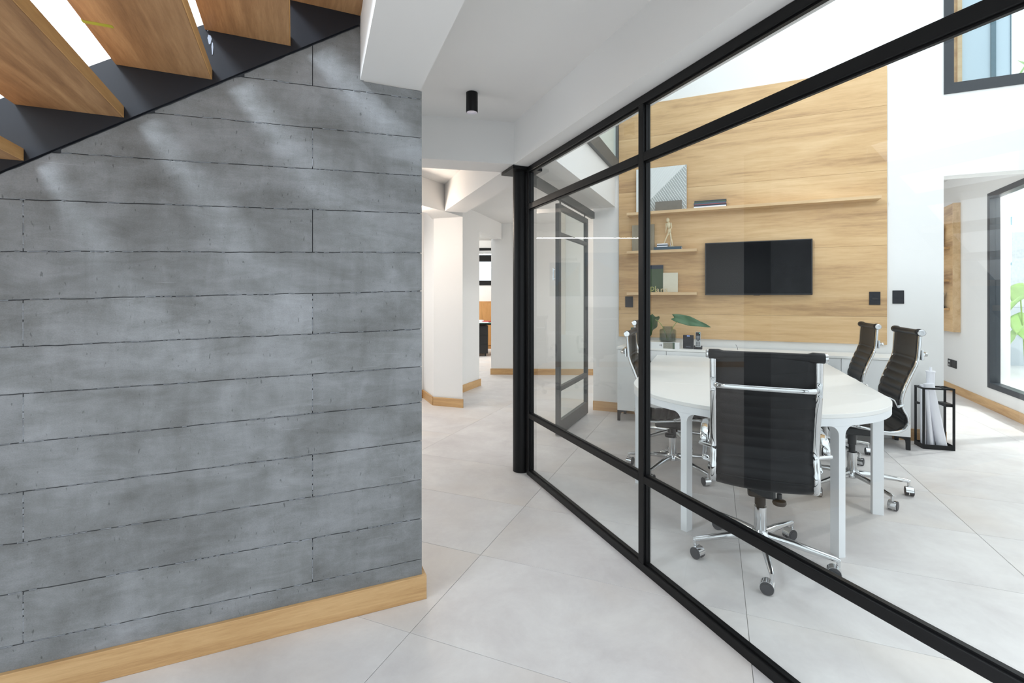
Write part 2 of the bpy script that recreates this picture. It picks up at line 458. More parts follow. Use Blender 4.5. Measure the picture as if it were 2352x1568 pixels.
# ================================================================== FLOOR
fl = MB(); fl.box((-9, -3.5, -0.12), (9.5, 15, -0.0025))
floor = struct(fl.obj('floor', 'grout'))
TA = (0.3826, 0.9239); TN = (0.9239, -0.3826)
ROT_T = atan2(TN[1], TN[0])
tile_me = None
gap = 0.0022
stuff = MB(); ntile = 0
cells = []
for i in range(-9, 10):
    for j in range(-7, 24):
        n0 = 0.127 + 1.244 * i; a0 = 2.272 + 0.636 * (j - 3)
        cx = TN[0] * (n0 + .622) + TA[0] * (a0 + .318); cy = TN[1] * (n0 + .622) + TA[1] * (a0 + .318)
        if not (-8.3 < cx < 8.8 and -3 < cy < 14.4): continue
        vis = False
        for (qn, qa) in ((0, 0), (1.244, 0), (0, .636), (1.244, .636), (.622, .318)):
            X = TN[0] * (n0 + qn) + TA[0] * (a0 + qa); Y = TN[1] * (n0 + qn) + TA[1] * (a0 + qa)
            if Y > 1.3 and abs(X / Y) < 1.12 and X / Y > -0.85: vis = True
        cells.append((0 if vis and cy < 10.5 else 1, hypot(cx, cy), n0, a0))
cells.sort()
for (nv, d, n0, a0) in cells:
    ox = TN[0] * n0 + TA[0] * a0; oy = TN[1] * n0 + TA[1] * a0
    if not nv and ntile < 290:
        if tile_me is None:
            m = MB(); g = gap / 2
            lo = (g, g); hi = (1.244 - g, .636 - g); b = 0.0008
            m.add([(lo[0], lo[1], -.0025), (hi[0], lo[1], -.0025), (hi[0], hi[1], -.0025), (lo[0], hi[1], -.0025),
                   (lo[0], lo[1], -b), (hi[0], lo[1], -b), (hi[0], hi[1], -b), (lo[0], hi[1], -b),
                   (lo[0] + b, lo[1] + b, 0), (hi[0] - b, lo[1] + b, 0), (hi[0] - b, hi[1] - b, 0), (lo[0] + b, hi[1] - b, 0)],
                  [(3, 2, 1, 0), (8, 9, 10, 11), (0, 1, 5, 4), (1, 2, 6, 5), (2, 3, 7, 6), (3, 0, 4, 7), (4, 5, 9, 8), (5, 6, 10, 9), (6, 7, 11, 10), (7, 4, 8, 11)])
            o = m.obj('tile', 'floor', floor); tile_me = o.data
        else:
            o = bpy.data.objects.new('tile', tile_me); COL.objects.link(o); o.parent = floor
        o.location = (ox, oy, 0); o.rotation_euler = (0, 0, ROT_T); ntile += 1
    else:
        q = []
        for (qn, qa) in ((gap / 2, gap / 2), (1.244 - gap / 2, gap / 2), (1.244 - gap / 2, .636 - gap / 2), (gap / 2, .636 - gap / 2)):
            q.append((ox + TN[0] * qn + TA[0] * qa, oy + TN[1] * qn + TA[1] * qa))
        stuff.prism(q, -.0025, 0)
o = stuff.obj('tile_field', 'floor', floor); o['kind'] = 'stuff'

# ================================================================== CONCRETE WALL
SL = 0.657
def zlow(s): return 2.655 - SL * s
ZR = [2.211, 2.039, 1.871, 1.704, 1.53, 1.36, 1.191, 1.025, .866, .695, .523, .351, .172]
ZS = [-.059, -.057, -.056, -.050, -.048, -.038, -.024, -.014, -.017, -.008, -.003, .004, .012]
S_END = 2.5
wc = MB()
poly = [(0.006, 0)] + [(S_END, 0), (S_END, zlow(S_END) + .05), (0.262, zlow(0.262) + .05), (0.262, 2.246), (0.006, 2.25)]
# local frame: x along wall to the right, y away from the room; origin at the right end
ROT_W = atan2(-DW[1], -DW[0])
wall_c = thing('wall_left', '', '', (PW[0], PW[1], 0), ROT_W)
del wall_c['label']; del wall_c['category']; struct(wall_c)
m = MB(); m.extr([(-p[0], p[1]) for p in poly], 'y', 0.006, 0.22)
m.obj('core', 'joint', wall_c)
def zrow(i, s):
    if i < 0: return 9
    if i >= len(ZR): return 0.002
    return ZR[i] + ZS[i] / 1.38 * (s - .03)
rnd = random.Random(3)
def jag(seed):
    r = random.Random(seed); a = [r.uniform(-1, 1) for _ in range(400)]
    def f(s):
        x = s * 55 + 5; i = int(x) % 399; t = x - int(x)
        x2 = s * 13 + 5; j = int(x2) % 399; t2 = x2 - int(x2)
        return (a[i] * (1 - t) + a[i + 1] * t) * .0010 + (a[j] * (1 - t2) + a[j + 1] * t2) * .0012
    return f
JG = [jag(i + 11) for i in range(16)]
ridge = MB()
for i in range(len(ZR) + 1):
    cuts = [0.0, .449, 1.338, 2.22, S_END] if i % 2 == 0 else [0.0, S_END]
    for c in range(len(cuts) - 1):
        s0 = cuts[c] + (0.0016 if c else 0); s1 = cuts[c + 1] - (0.0016 if c < len(cuts) - 2 else 0)
        d = rnd.uniform(-.0012, .0016)
        n = max(2, int((s1 - s0) / .016)); cols = []
        for k in range(n + 1):
            s = s0 + (s1 - s0) * k / n
            zt = zrow(i - 1, s) + (JG[i - 1](s) if i > 0 else 0) - .0013
            zb = zrow(i, s) + (JG[i](s) if i < len(ZR) else 0) + .0013
            lim = zlow(s) - .004 + .0015 * sin(s * 90) * sin(s * 31)
            if s < .262: lim = min(lim, 2.247)
            zt = min(zt, lim)
            if zt - zb < .004:
                continue
            cols.append((s, zb, zt))
        if len(cols) < 2: continue
        m = MB(); vs = []; fs = []
        for k, (s, zb, zt) in enumerate(cols):
            e = min(.0022, (zt - zb) * .3)
            se = s
            vs += [(-se, .006, zb), (-se, .0016 - d, zb), (-se, -d, zb + e), (-se, -d, zt - e), (-se, .0016 - d, zt), (-se, .006, zt)]
        L_ = len(cols)
        for k in range(L_ - 1):
            for q in range(5):
                fs.append((k * 6 + q, k * 6 + q + 1, (k + 1) * 6 + q + 1, (k + 1) * 6 + q))
        fs.append((0, 1, 2, 3, 4, 5)); fs.append(tuple((L_ - 1) * 6 + q for q in range(6))[::-1])
        m.add(vs, fs); m.obj('concrete_board', 'concrete', wall_c)
    # slivers of cement that squeezed out along the joint below this row
    if i < len(ZR):
        s = 0.02
        while s < S_END:
            ln = rnd.uniform(.006, .035)
            if rnd.random() < .55:
                z = zrow(i, s) + JG[i](s)
                lim = zlow(s) - .02
                if z < lim:
                    hgt = rnd.uniform(.001, .0032); pr = rnd.uniform(.0015, .0045)
                    z2 = zrow(i, s + ln) + JG[i](s + ln)
                    ridge.add([(-s, 0.003, z - .001), (-s - ln, 0.003, z2 - .001), (-s - ln, 0.003, z2 + hgt), (-s, 0.003, z + hgt * .6),
                               (-s - ln * .3, -pr, z + hgt * .2), (-s - ln * .8, -pr * .7, z2 + hgt * .4)],
                              [(0, 1, 5, 4), (2, 3, 4, 5), (0, 4, 3), (1, 2, 5), (3, 2, 1, 0)])
            s += ln * rnd.uniform(.8, 1.7)
    if i % 2 == 0:
        for sv in (.449, 1.338):
            z = zrow(i, sv) + .01
            top = min(zrow(i - 1, sv), zlow(sv) - .02) - .01
            if rnd.random() < .3 and sv < 1: continue
            while z < top:
                ln = rnd.uniform(.01, .04); pr = rnd.uniform(.001, .003); w = rnd.uniform(.0015, .003)
                ridge.add([(-sv - w, .002, z), (-sv + w, .002, z), (-sv + w, .002, min(top, z + ln)), (-sv - w, .002, min(top, z + ln)), (-sv, -pr, z + ln * .2), (-sv, -pr, min(top, z + ln * .8))],
                          [(0, 1, 4), (1, 2, 5, 4), (2, 3, 5), (3, 0, 4, 5), (3, 2, 1, 0)])
                z += ln * rnd.uniform(.9, 1.3)
o = ridge.obj('cement_ridge', 'ridge', wall_c); o['kind'] = 'stuff'
# white plastered wall above the stringer
m = MB(); m.extr([(-.265, zlow(.265) + .23), (-S_END, zlow(S_END) + .23), (-S_END, 5.2), (-.265, 5.2)], 'y', .004, .2)
wl2 = struct(m.obj('wall_stair', 'wall', loc=(PW[0], PW[1], 0), rotz=ROT_W))
# hairline cracks on it
cr = MB(); r9 = random.Random(5)
for (s, z, a, n) in ((1.02, 2.70, -.15, 9), (1.12, 2.66, -.2, 8), (1.0, 2.58, -.05, 6), (1.26, 3.0, 1.4, 8), (.62, 3.0, -.2, 7)):
    pts = []
    for k in range(n):
        pts.append((-s, .003, z)); s += .02 * cos(a); z += .02 * sin(a); a += r9.uniform(-.5, .5) * .8
    cr.tube(pts, .0012, 5)
part_label(cr.obj('crack', 'ink', wl2), 'thin hairline crack')

# skirting of the concrete wall
sk = MB(); sk.box((-S_END, -.018, 0), (0.018, 0, .105))
bb = sk.obj('baseboard_left', 'skirt', loc=(PW[0], PW[1], 0), rotz=ROT_W, bevel=.002); struct(bb)
sk2 = MB(); sk2.box((0, 0.0005, 0), (.018, .235, .105))
struct(sk2.obj('baseboard_end', 'skirt', loc=(PW[0], PW[1], 0), rotz=ROT_W, bevel=.002))

# ================================================================== STAIR
stair = thing('staircase', 'open-riser staircase with thick timber treads on a black steel stringer over the concrete wall', 'staircase', (PW[0], PW[1], 0), ROT_W)
def stringer_poly(s0, s1): return [(-s0, zlow(s0)), (-s1, zlow(s1)), (-s1, zlow(s1) + .235), (-s0, zlow(s0) + .235)]
m = MB(); m.extr(stringer_poly(.264, S_END), 'y', -.012, .003)
o = m.obj('stringer', 'stringer', stair); part_label(o, 'black steel stringer plate along the wall')
m = MB(); m.extr(stringer_poly(.264, S_END), 'y', -1.05, -1.04); m.obj('stringer', 'stringer', stair)
for k in range(-4, 5):
    sr = 1.335 - .267 * k; zb = 1.782 + .1825 * k
    if zb < .15: continue
    m = MB(); x1 = -max(sr, .266)
    m.box((-(sr + .287), -1.039, zb), (x1, -.0125, zb + .041))
    o = m.obj('tread', 'tread', stair, bevel=.0015)
    m = MB(); m.box((x1 + .0002, -1.039, zb + .0005), (x1 + .0035, -.0125, zb + .0405)); m.obj('lit_edge', 'lit_edge', o, bevel=.001)  # thin strip whose paler wood colour stands for light on the tread's face
    # rounded filler strip glued under the tread edge
    if k == 2:
        t = MB(); t.box((-(sr + .2875), -.315, zb + .002), (-(sr + .215), -.297, zb - .0006))
        t.box((-(sr + .2885), -.315, zb - .0006), (-(sr + .2872), -.297, zb + .03))
        part_label(t.obj('tape', 'tape', stair), 'strip of yellow-green tape')
m = MB()
for (s, z, w, h) in ((.806, 2.300, .007, .022), (.812, 2.345, .004, .02), (.797, 2.270, .003, .03)):
    m.extr([(-s - w, z), (-s - w * .3, z - h), (-s + w * .4, z - h * .9), (-s + w, z), (-s + w * .6, z + h * .5), (-s - w * .6, z + h * .6)], 'y', -.0128, -.0119)
part_label(m.obj('paint_drip', 'paint', stair), 'dried white paint drips')

# ================================================================== CEILING AND BEAMS
ZC = 2.62; ZB = 2.315
def line_int(p, d, q, e):
    den = d[0] * e[1] - d[1] * e[0]; t = ((q[0] - p[0]) * e[1] - (q[1] - p[1]) * e[0]) / den
    return (p[0] + t * d[0], p[1] + t * d[1])
DPr = (-DP[0], -DP[1])
# left beam from the concrete wall
A = WP(.262); B = WP(.006)
LB = 5.2
BL = [(A.x, A.y), (B.x, B.y), (B.x + DPr[0] * LB, B.y + DPr[1] * LB), (A.x + DPr[0] * LB, A.y + DPr[1] * LB)]
# partition beam
PBL = (0.022, 3.593)          # a point on its left bottom edge
BW = .248
e0 = (PBL[0] - DP[0] * 6.5, PBL[1] - DP[1] * 6.5); e1 = (-0.767, 5.544)
r_off = (-NP[0] * BW, -NP[1] * BW)
ceil = MB()
ceil.prism([(A.x, A.y), (A.x + DPr[0] * LB, A.y + DPr[1] * LB), (e0[0] + r_off[0], e0[1] + r_off[1]), (PBL[0] + r_off[0], PBL[1] + r_off[1]), (PBL[0] + .02, PBL[1] + .35), (-.5, 3.7), (-.9, 3.4)], ZC, ZC + .2)
ceiling = struct(ceil.obj('ceiling', 'ceiling'))
# corridor and office beyond
c2 = MB(); c2.prism([(-.38, 2.42), (.25, 3.62), (1.02, 5.75), (2.4, 8.6), (-.2, 8.46), (-.72, 6.75), (-2.2, 9.3), (-8, 7), (-8, 3.5), (-2.6, 1.45)], ZC + .001, ZC + .2)
c2.obj('slab', 'ceiling', ceiling)
m = MB(); m.prism(BL, 2.25, ZC + .19); m.obj('beam', 'ceiling', ceiling)
m = MB(); m.prism([e0, e1, (e1[0] + r_off[0], e1[1] + r_off[1]), (e0[0] + r_off[0], e0[1] + r_off[1])], ZB, ZC + .1); m.obj('beam', 'ceiling', ceiling)
# far cross beam of the first bay
fb = (-.657, 3.437); fd = (.679, .156); l = hypot(*fd); fd = (fd[0] / l, fd[1] / l); fn = (-fd[1], fd[0])
p1 = line_int(fb, fd, PBL, DP); p2 = (fb[0] - fd[0] * 2.2, fb[1] - fd[1] * 2.2)
m = MB(); m.prism([p2, p1, line_int((fb[0] + fn[0] * .25, fb[1] + fn[1] * .25), fd, PBL, DP), (p2[0] + fn[0] * .25, p2[1] + fn[1] * .25)], ZB, ZC + .1); m.obj('beam', 'ceiling', ceiling)
# second cross beam
g0 = (-.767, 5.544); gd = (-.49, -.872); gn = (-.872, .49)
m = MB(); m.prism([g0, (g0[0] + gd[0] * 1.9, g0[1] + gd[1] * 1.9), (g0[0] + gd[0] * 1.9 + gn[0] * .25, g0[1] + gd[1] * 1.9 + gn[1] * .25), (g0[0] + gn[0] * .25, g0[1] + gn[1] * .25), (-1.0, 6.1), (-.6, 5.92)], ZB, ZC + .1); m.obj('beam', 'ceiling', ceiling)

# ================================================================== PILLAR AND CORRIDOR WALLS
pil = [(-.972, 6.060), (-.600, 5.925), (-.72, 6.83), (-1.25, 7.2), (-1.24, 6.5), (-1.183, 6.545)]
m = MB(); m.prism(pil, 0, ZC); struct(m.obj('wall_pillar', 'wall'))
def skirting(name, pts, side=1):
    for k in range(len(pts) - 1):
        o = struct(wallbox(name, pts[k], pts[k + 1], .016, 0, .105, 'skirt', side=side, bevel=.0015))
skirting('baseboard_pillar', [(-1.25, 6.46), (-1.186, 6.53), (-.972, 6.047), (-.588, 5.909)], -1)
# wall continuing behind the pillar up to the opening
struct(wallbox('wall_corridor', (-.72, 6.81), (-.497, 7.411), .16, 0, ZC, 'wall', side=1))
skirting('baseboard_corridor', [(-.72, 6.82), (-.483, 7.411)], -1)
m = MB(); m.prism([(-.497, 7.411), (-.182, 8.43), (-.34, 8.46), (-.66, 7.46)], 2.345, ZC); struct(m.obj('wall_lintel', 'wall'))
# wall 3, straight across behind the glazed side
struct(wallbox('wall_far', (-.363, 8.478), (2.5, 8.36), .16, 0, 3.0, 'wall', side=1))
skirting('baseboard_far', [(-.375, 8.478), (2.45, 8.36)], -1)
# office behind: ceiling, far wall with window
m = MB(); m.prism([(-3.2, 8.7), (-.2, 8.62), (2.6, 8.5), (2.6, 14.6), (-5, 14.6)], 2.86, 3.0); struct(m.obj('ceiling_office', 'ceiling'))
wf = thing('wall_office', '', ''); del wf['label']; del wf['category']; struct(wf)
m = MB(); m.box((-5, 13.0, 0), (2.6, 13.2, 1.67)); m.box((-5, 13.0, 2.66), (2.6, 13.2, 2.9)); m.box((-5, 13.0, 1.67), (-2.2, 13.2, 2.66)); m.box((.8, 13.0, 1.67), (2.6, 13.2, 2.66))
m.obj('wall_face', 'wall', wf)
w3 = thing('window_1', '', '', (0, 13.0, 0)); del w3['label']; del w3['category']; struct(w3)
m = MB(); m.box((-2.2, -.03, 1.67), (.8, .08, 1.79)); m.box((-2.2, -.03, 2.30), (.8, .08, 2.47)); m.box((-2.2, -.03, 2.55), (.8, .08, 2.66)); m.box((-2.2, -.03, 1.67), (-2.1, .08, 2.66)); m.box((.7, -.03, 1.67), (.8, .08, 2.66))
m.obj('window_frame', 'black', w3)
m = MB(); m.box((-2.1, .02, 1.79), (.7, .026, 2.30)); m.box((-2.1, .02, 2.47), (.7, .026, 2.55)); m.obj('pane', 'winglass', w3)
# the two ends of that office
struct(wallbox('wall_office_side', (2.6, 8.5), (2.6, 13.1), .15, 0, 2.9, side=-1))

# poster wall of the open office behind the concrete wall
PW0 = (-2.2, 9.32); PWd = (-.727, -.687)
struct(wallbox('wall_posters', PW0, (PW0[0] + PWd[0] * 7.2, PW0[1] + PWd[1] * 7.2), .15, 0, ZC, side=-1))
struct(wallbox('baseboard_posters', PW0, (PW0[0] + PWd[0] * 7.2, PW0[1] + PWd[1] * 7.2), .014, 0, .105, 'skirt', side=1))
struct(wallbox('wall_office_left', (-1.2, 7.15), PW0, .15, 0, ZC, side=-1))

# ================================================================== BACK WALL OF THE MEETING ROOM
ZT = 5.4
WE = 4.333           # where the wall ends beside the opening
mbk = MB()
mbk.box((1.06, 0, 0), (WE, .18, ZT)); mbk.box((WE, 0, 2.445), (8.2, .18, 3.19))
wb = struct(mbk.obj('wall_back', 'wall', loc=R(0), rotz=ROT_B))
def onback(name, label, cat, s, t, z=0, rz=0, group=None):
    return thing(name, label, cat, R(s, t, z), ROT_B + rz, group)
m = MB(); m.box((1.06, -.016, 0), (1.6, 0, .11)); m.box((3.95, -.016, 0), (WE + .016, 0, .11)); m.box((WE, 0, 0), (WE + .016, .18, .11))
struct(m.obj('baseboard_back', 'skirt', loc=R(0), rotz=ROT_B))

# wood panel of wide boards
pan = onback('wood_wall_panel', 'large honey-coloured oak panel of wide horizontal boards covering the white back wall', 'wall panel', 1.37, .001, .885)
pw_ = 3.905 - 1.37; ph = 3.53 - .885
zs = [0, .265, .945, 1.655, 2.27, ph]
for k in range(5):
    m = MB(); m.box((0, -.022, zs[k] + (.0006 if k else 0)), (pw_, 0, zs[k + 1] - .0006))
    m.obj('board', 'panel', pan, bevel=.0006, segs=1)

def shelf(s0, s1, z, label):
    o = onback('wall_shelf', label, 'shelf', (s0 + s1) / 2, .023, z, group='oak shelves on the wall panel')
    m = MB(); hl = (s1 - s0) / 2; m.box((-hl, -.145, 0), (hl, 0, .03))
    m.obj('shelf_board', 'shelfwood', o, bevel=.0015); return o
shelf(1.486, 3.83, 2.255, 'long oak shelf running across the panel above the television')
shelf(1.486, 2.225, 1.826, 'short oak shelf under the wooden figure, left of the television')
shelf(1.486, 2.225, 1.363, 'short oak shelf under the little letters, lowest on the panel')
Z1, Z2, Z3 = 2.285, 1.856, 1.393

# television
tv = onback('television', 'flat black television hung on the oak wall panel', 'television', 2.798, .023, 1.36)
m = MB(); m.box((-.495, -.055, 0), (.495, -.02, .557)); m.obj('housing', 'plastic', tv, bevel=.004)
m = MB(); m.box((-.484, -.0565, .014), (.484, -.0552, .547)); m.obj('screen', 'screen', tv)
m = MB(); m.box((-.2, -.02, .15), (.2, 0, .4)); m.obj('bracket', 'plastic', tv)
m = MB(); m.box((-.03, -.056, -.004), (.03, -.04, .002)); m.obj('sensor', 'darkgrey', tv)

def switch(s, z, t, label, w=.088, h=.125, btn=True, mat='darkgrey'):
    o = onback('wall_switch', label, 'switch', s, t, z)
    m = MB(); m.box((-w / 2, -.009, -h / 2), (w / 2, 0, h / 2)); m.obj('plate', mat, o, bevel=.002)
    if btn:
        m = MB(); m.box((-.022, -.012, -.012), (.022, -.0085, .006)); m.obj('button', 'plastic', o, bevel=.001)
    return o
switch(3.808, 1.326, .023, 'dark square switch plate with a small button near the right edge of the oak panel')
switch(3.995, 1.338, .0, 'blank dark square plate on the white wall just right of the oak panel', btn=False)
switch(1.488, 1.285, .023, 'grey blank plate under the lowest shelf at the left edge of the oak panel', btn=False)

# things on the shelves
o = onback('ribbed_board', 'large white board with fine diagonal ribs leaning on the top shelf', 'board', 1.845, .055, Z1)
wB, hB = .54, .50
m = MB(); m.box((-wB / 2, -.006, 0), (wB / 2, .006, hB)); m.obj('board', 'ribbed', o)
m = MB()
for k in range(30):       # ribs on the lower right half, cut along the diagonal
    c = -wB / 2 + .02 + k * .0195 * 1.42
    # rib runs down-right at 45 deg; clip with square and with x > z - w/2
    p = []
    for q in range(41):
        z = hB * q / 40; x = c + (hB * .5 - z) * 0.62 + .03
        if abs(x) < wB / 2 - .004 and x + wB / 2 > z * 1.02: p.append((x, z))
    if len(p) > 1:
        a, b = p[0], p[-1]; w = .0055
        m.add([(a[0] - w, -.006, a[1]), (a[0] + w, -.006, a[1]), (b[0] + w, -.006, b[1]), (b[0] - w, -.006, b[1]),
               (a[0], -.011, a[1]), (b[0], -.011, b[1])], [(0, 3, 5, 4), (1, 4, 5, 2), (0, 4, 1), (3, 2, 5)])
rb = m.obj('rib', 'ribbed', o); rb['kind'] = 'stuff'
t_ = MB(); t_.extr([(-wB / 2, 0), (wB / 2, 0), (wB / 2, hB), (wB / 2 - .01, hB)], 'y', -.0066, -.006); t_.obj('ribbed_corner', 'ribshade', o)
m = MB()
for k in range(26):
    c = -wB / 2 - .2 + k * .028
    p = []
    for q in range(41):
        z = hB * q / 40; x = c + z * .75
        if abs(x) < wB / 2 - .004 and x + wB / 2 < z * 1.02 - .01: p.append((x, z))
    if len(p) > 1:
        a, b = p[0], p[-1]; w = .004
        m.add([(a[0] - w, -.006, a[1]), (a[0] + w, -.006, a[1]), (b[0] + w, -.006, b[1]), (b[0] - w, -.006, b[1]),
               (a[0], -.0075, a[1]), (b[0], -.0075, b[1])], [(0, 3, 5, 4), (1, 4, 5, 2), (0, 4, 1), (3, 2, 5)])
rb = m.obj('rib', 'ribbed', o); rb['kind'] = 'stuff'
m = MB(); m.box((-.14, -.009, 0), (.14, .009, .108))
tag(m.obj('stone_slab', 'slab', loc=R(1.93, .105, Z1), rotz=ROT_B), 'small dark grey stone slab standing in front of the ribbed white board', 'slab')
# magazines in a pile
for k, (mt, h, w, lb) in enumerate((('paper', .018, .315, 'pale magazine at the bottom of the striped pile on the top shelf'), ('navy', .016, .318, 'navy magazine second from the bottom of the pile on the top shelf'),
                     ('redpaper', .005, .31, 'thin red magazine in the middle of the pile on the top shelf'), ('teal', .018, .316, 'blue-grey magazine above the red one on the top shelf'),
                     ('greencard', .012, .31, 'dark green magazine second from the top of the pile on the top shelf'), ('navy', .009, .312, 'thin navy magazine topmost of the pile on the top shelf'))):
    zz = Z1 + sum(q for q in (.018, .016, .005, .018, .012)[:k]) if k else Z1
    g = thing('magazine', lb, 'magazine', R(2.352 + .002 * (k % 3), .085, zz), ROT_B, 'magazines piled on the top shelf')
    m = MB(); m.box((-w / 2, -.05, .001), (w / 2, .05, h - .001)); m.obj('pages', 'paper' if k != 0 else 'cream', g)
    m = MB(); m.box((-w / 2 - .001, -.052, 0), (w / 2 + .001, .05, .0012)); m.box((-w / 2 - .001, -.052, h - .0012), (w / 2 + .001, .05, h)); m.box((-w / 2 - .001, -.053, 0), (w / 2 + .001, -.051, h))
    m.obj('cover', mt, g)

m = MB(); m.box((-.123, -.01, 0), (.123, .01, .30))
tag(m.obj('wood_sample', 'greywood', loc=R(1.65, .045, Z2), rotz=ROT_B), 'tall grey wood-grain board leaning on the middle shelf', 'board')
def book(label, s, t, z, w, d, h, cover, rz=0, group=None):
    g = thing('book', label, 'book', R(s, t, z), ROT_B + rz, group)
    m = MB(); m.box((-w / 2 + .003, -d / 2 + .004, .002), (w / 2 - .003, d / 2 - .003, h - .002)); m.obj('pages', 'paper', g)
    m = MB(); m.box((-w / 2, -d / 2, 0), (w / 2, d / 2, .002)); m.box((-w / 2, -d / 2, h - .002), (w / 2, d / 2, h)); m.box((-w / 2, -d / 2, 0), (-w / 2 + .0025, d / 2, h)) if rz else m.box((-w / 2, -d / 2, 0), (w / 2, -d / 2 + .003, h))
    m.obj('cover', cover, g); return g
GB = 'books under the wooden figure'
book('wide blue-grey book lying flat under the wooden figure', 1.925, .09, Z2, .29, .12, .032, 'teal', 0, GB)
book('small white book, lower one of the three-book stack beside the wooden figure', 1.868, .09, Z2 + .032, .112, .10, .014, 'paper', 0, GB)
book('small dark blue book, middle of the stack beside the wooden figure', 1.869, .09, Z2 + .046, .112, .10, .011, 'teal', 0, GB)
book('small white book, top of the stack beside the wooden figure', 1.868, .09, Z2 + .057, .110, .10, .014, 'paper', 0, GB)

# jointed wooden figure, walking to the left
fg = onback('manikin', 'jointed pale wooden artist figure striding left on the middle shelf', 'figure', 1.965, .09, Z2 + .032)
def limb(name, p, q, r0, r1, parent=fg):
    m = MB(); p = Vector(p); q = Vector(q); pts = [p.lerp(q, t) for t in (0, .15, .5, .85, 1)]
    m.tube(pts, [r0 * .6, r0, (r0 + r1) / 2 * 1.05, r1, r1 * .6], 10); return m.obj(name, 'manikin', parent, smooth=True)
def ball(name, c, rx, ry, rz, parent=fg):
    m = MB(); prof = [(max(.0005, sin(pi * k / 10)), -cos(pi * k / 10)) for k in range(11)]
    m.lathe(prof, 14); m.v = [(c[0] + x * rx, c[1] + y * ry, c[2] + z * rz) for (x, y, z) in m.v]
    return m.obj(name, 'manikin', parent, smooth=True)
m = MB(); m.lathe([(.032, 0), (.032, .006), (.028, .009)], 24, (-.005, 0, 0)); m.obj('base', 'manikin', fg)
m = MB(); m.tube([(-.018, .015, .008), (-.018, .012, .165)], .0022, 8); m.obj('rod', 'chrome', fg)
ball('head', (-.043, 0, .300), .019, .02, .026)
limb('neck', (-.036, 0, .268), (-.034, 0, .282), .006, .006)
m = MB(); m.tube([(-.036, 0, .272), (-.036, 0, .262), (-.034, 0, .235), (-.030, 0, .208)], [.012, .024, .022, .012], 14, r2=[.010, .016, .017, .011], up=(0, 1, 0)); m.obj('chest', 'manikin', fg, smooth=True)
ball('waist', (-.029, 0, .203), .009, .009, .009)
m = MB(); m.tube([(-.028, 0, .200), (-.026, 0, .185), (-.026, 0, .165), (-.027, 0, .156)], [.010, .019, .020, .010], 14, r2=[.009, .014, .015, .01], up=(0, 1, 0)); m.obj('pelvis', 'manikin', fg, smooth=True)
for (a, b, c, d) in (((-.062, .004, .262), (-.060, .004, .215), (-.064, .002, .172), 1), ((-.008, -.006, .262), (-.002, -.008, .214), (-.028, -.022, .168), 1)):
    ball('joint', a, .007, .007, .007); limb('upper_arm', a, b, .0065, .0055); ball('joint', b, .005, .005, .005); limb('forearm', b, c, .0055, .004)
    e = (c[0] + (c[0] - b[0]) * .3, c[1] + (c[1] - b[1]) * .3, c[2] + (c[2] - b[2]) * .3); limb('hand', c, e, .0045, .003)
for (a, b, c, d) in (((-.036, 0, .156), (-.058, -.004, .105), (-.083, 0, .045), (-.098, 0, .040)), ((-.018, 0, .156), (-.006, 0, .09), (.006, 0, .020), (-.004, -.006, .011))):
    ball('joint', a, .008, .008, .008); limb('thigh', a, b, .0095, .0075); ball('joint', b, .0065, .0065, .0065); limb('shin', b, c, .0078, .005)
    m = MB(); m.tube([(c[0] + .006, c[1], c[2] - .004), c, d, (d[0] - .01, d[1], d[2] - .002)], [.004, .006, .006, .003], 8); m.obj('foot', 'manikin', fg, smooth=True)

# third shelf
gc = onback('leaning_card', 'dark green card with a navy top edge leaning on the lowest shelf', 'card', 1.765, .045, Z3)
m = MB(); m.box((-.103, -.004, 0), (.103, .004, .262)); m.obj('card', 'greencard', gc)
m = MB(); m.box((-.103, -.0065, .262), (.103, .006, .303)); m.obj('top_edge', 'navy', gc)
m = MB(); m.box((-.078, -.007, 0), (.078, .007, .215))
tag(m.obj('tile_sample', 'cream', loc=R(1.945, .05, Z3), rotz=ROT_B), 'pale speckled square tile standing at the right of the green card', 'tile')
GL = 'little letters on the lowest shelf'
def letter(ch, s, t, size, mat, label, grp):
    e = thing('letter', label, 'letter', R(s, t, Z3), ROT_B, GL)
    text_obj('letter_face', ch, size, .006, mat, e, (0, 0, .017 if ch == 'p' else 0.0005))
letter('p', 1.735, .115, .10, 'greenletter', 'pale green letter p on the lowest shelf beside the black mullion', GL)
letter('l', 1.783, .115, .10, 'greenletter', 'pale green letter l on the lowest shelf', GL)
letter('a', 1.800, .115, .085, 'terrazzo', 'speckled beige letter a on the lowest shelf', GL)
letter('n', 1.845, .115, .085, 'terrazzo', 'speckled beige letter n on the lowest shelf', GL)
letter('s', 1.892, .115, .085, 'terrazzo', 'speckled beige letter s at the right end of the little letters', GL)

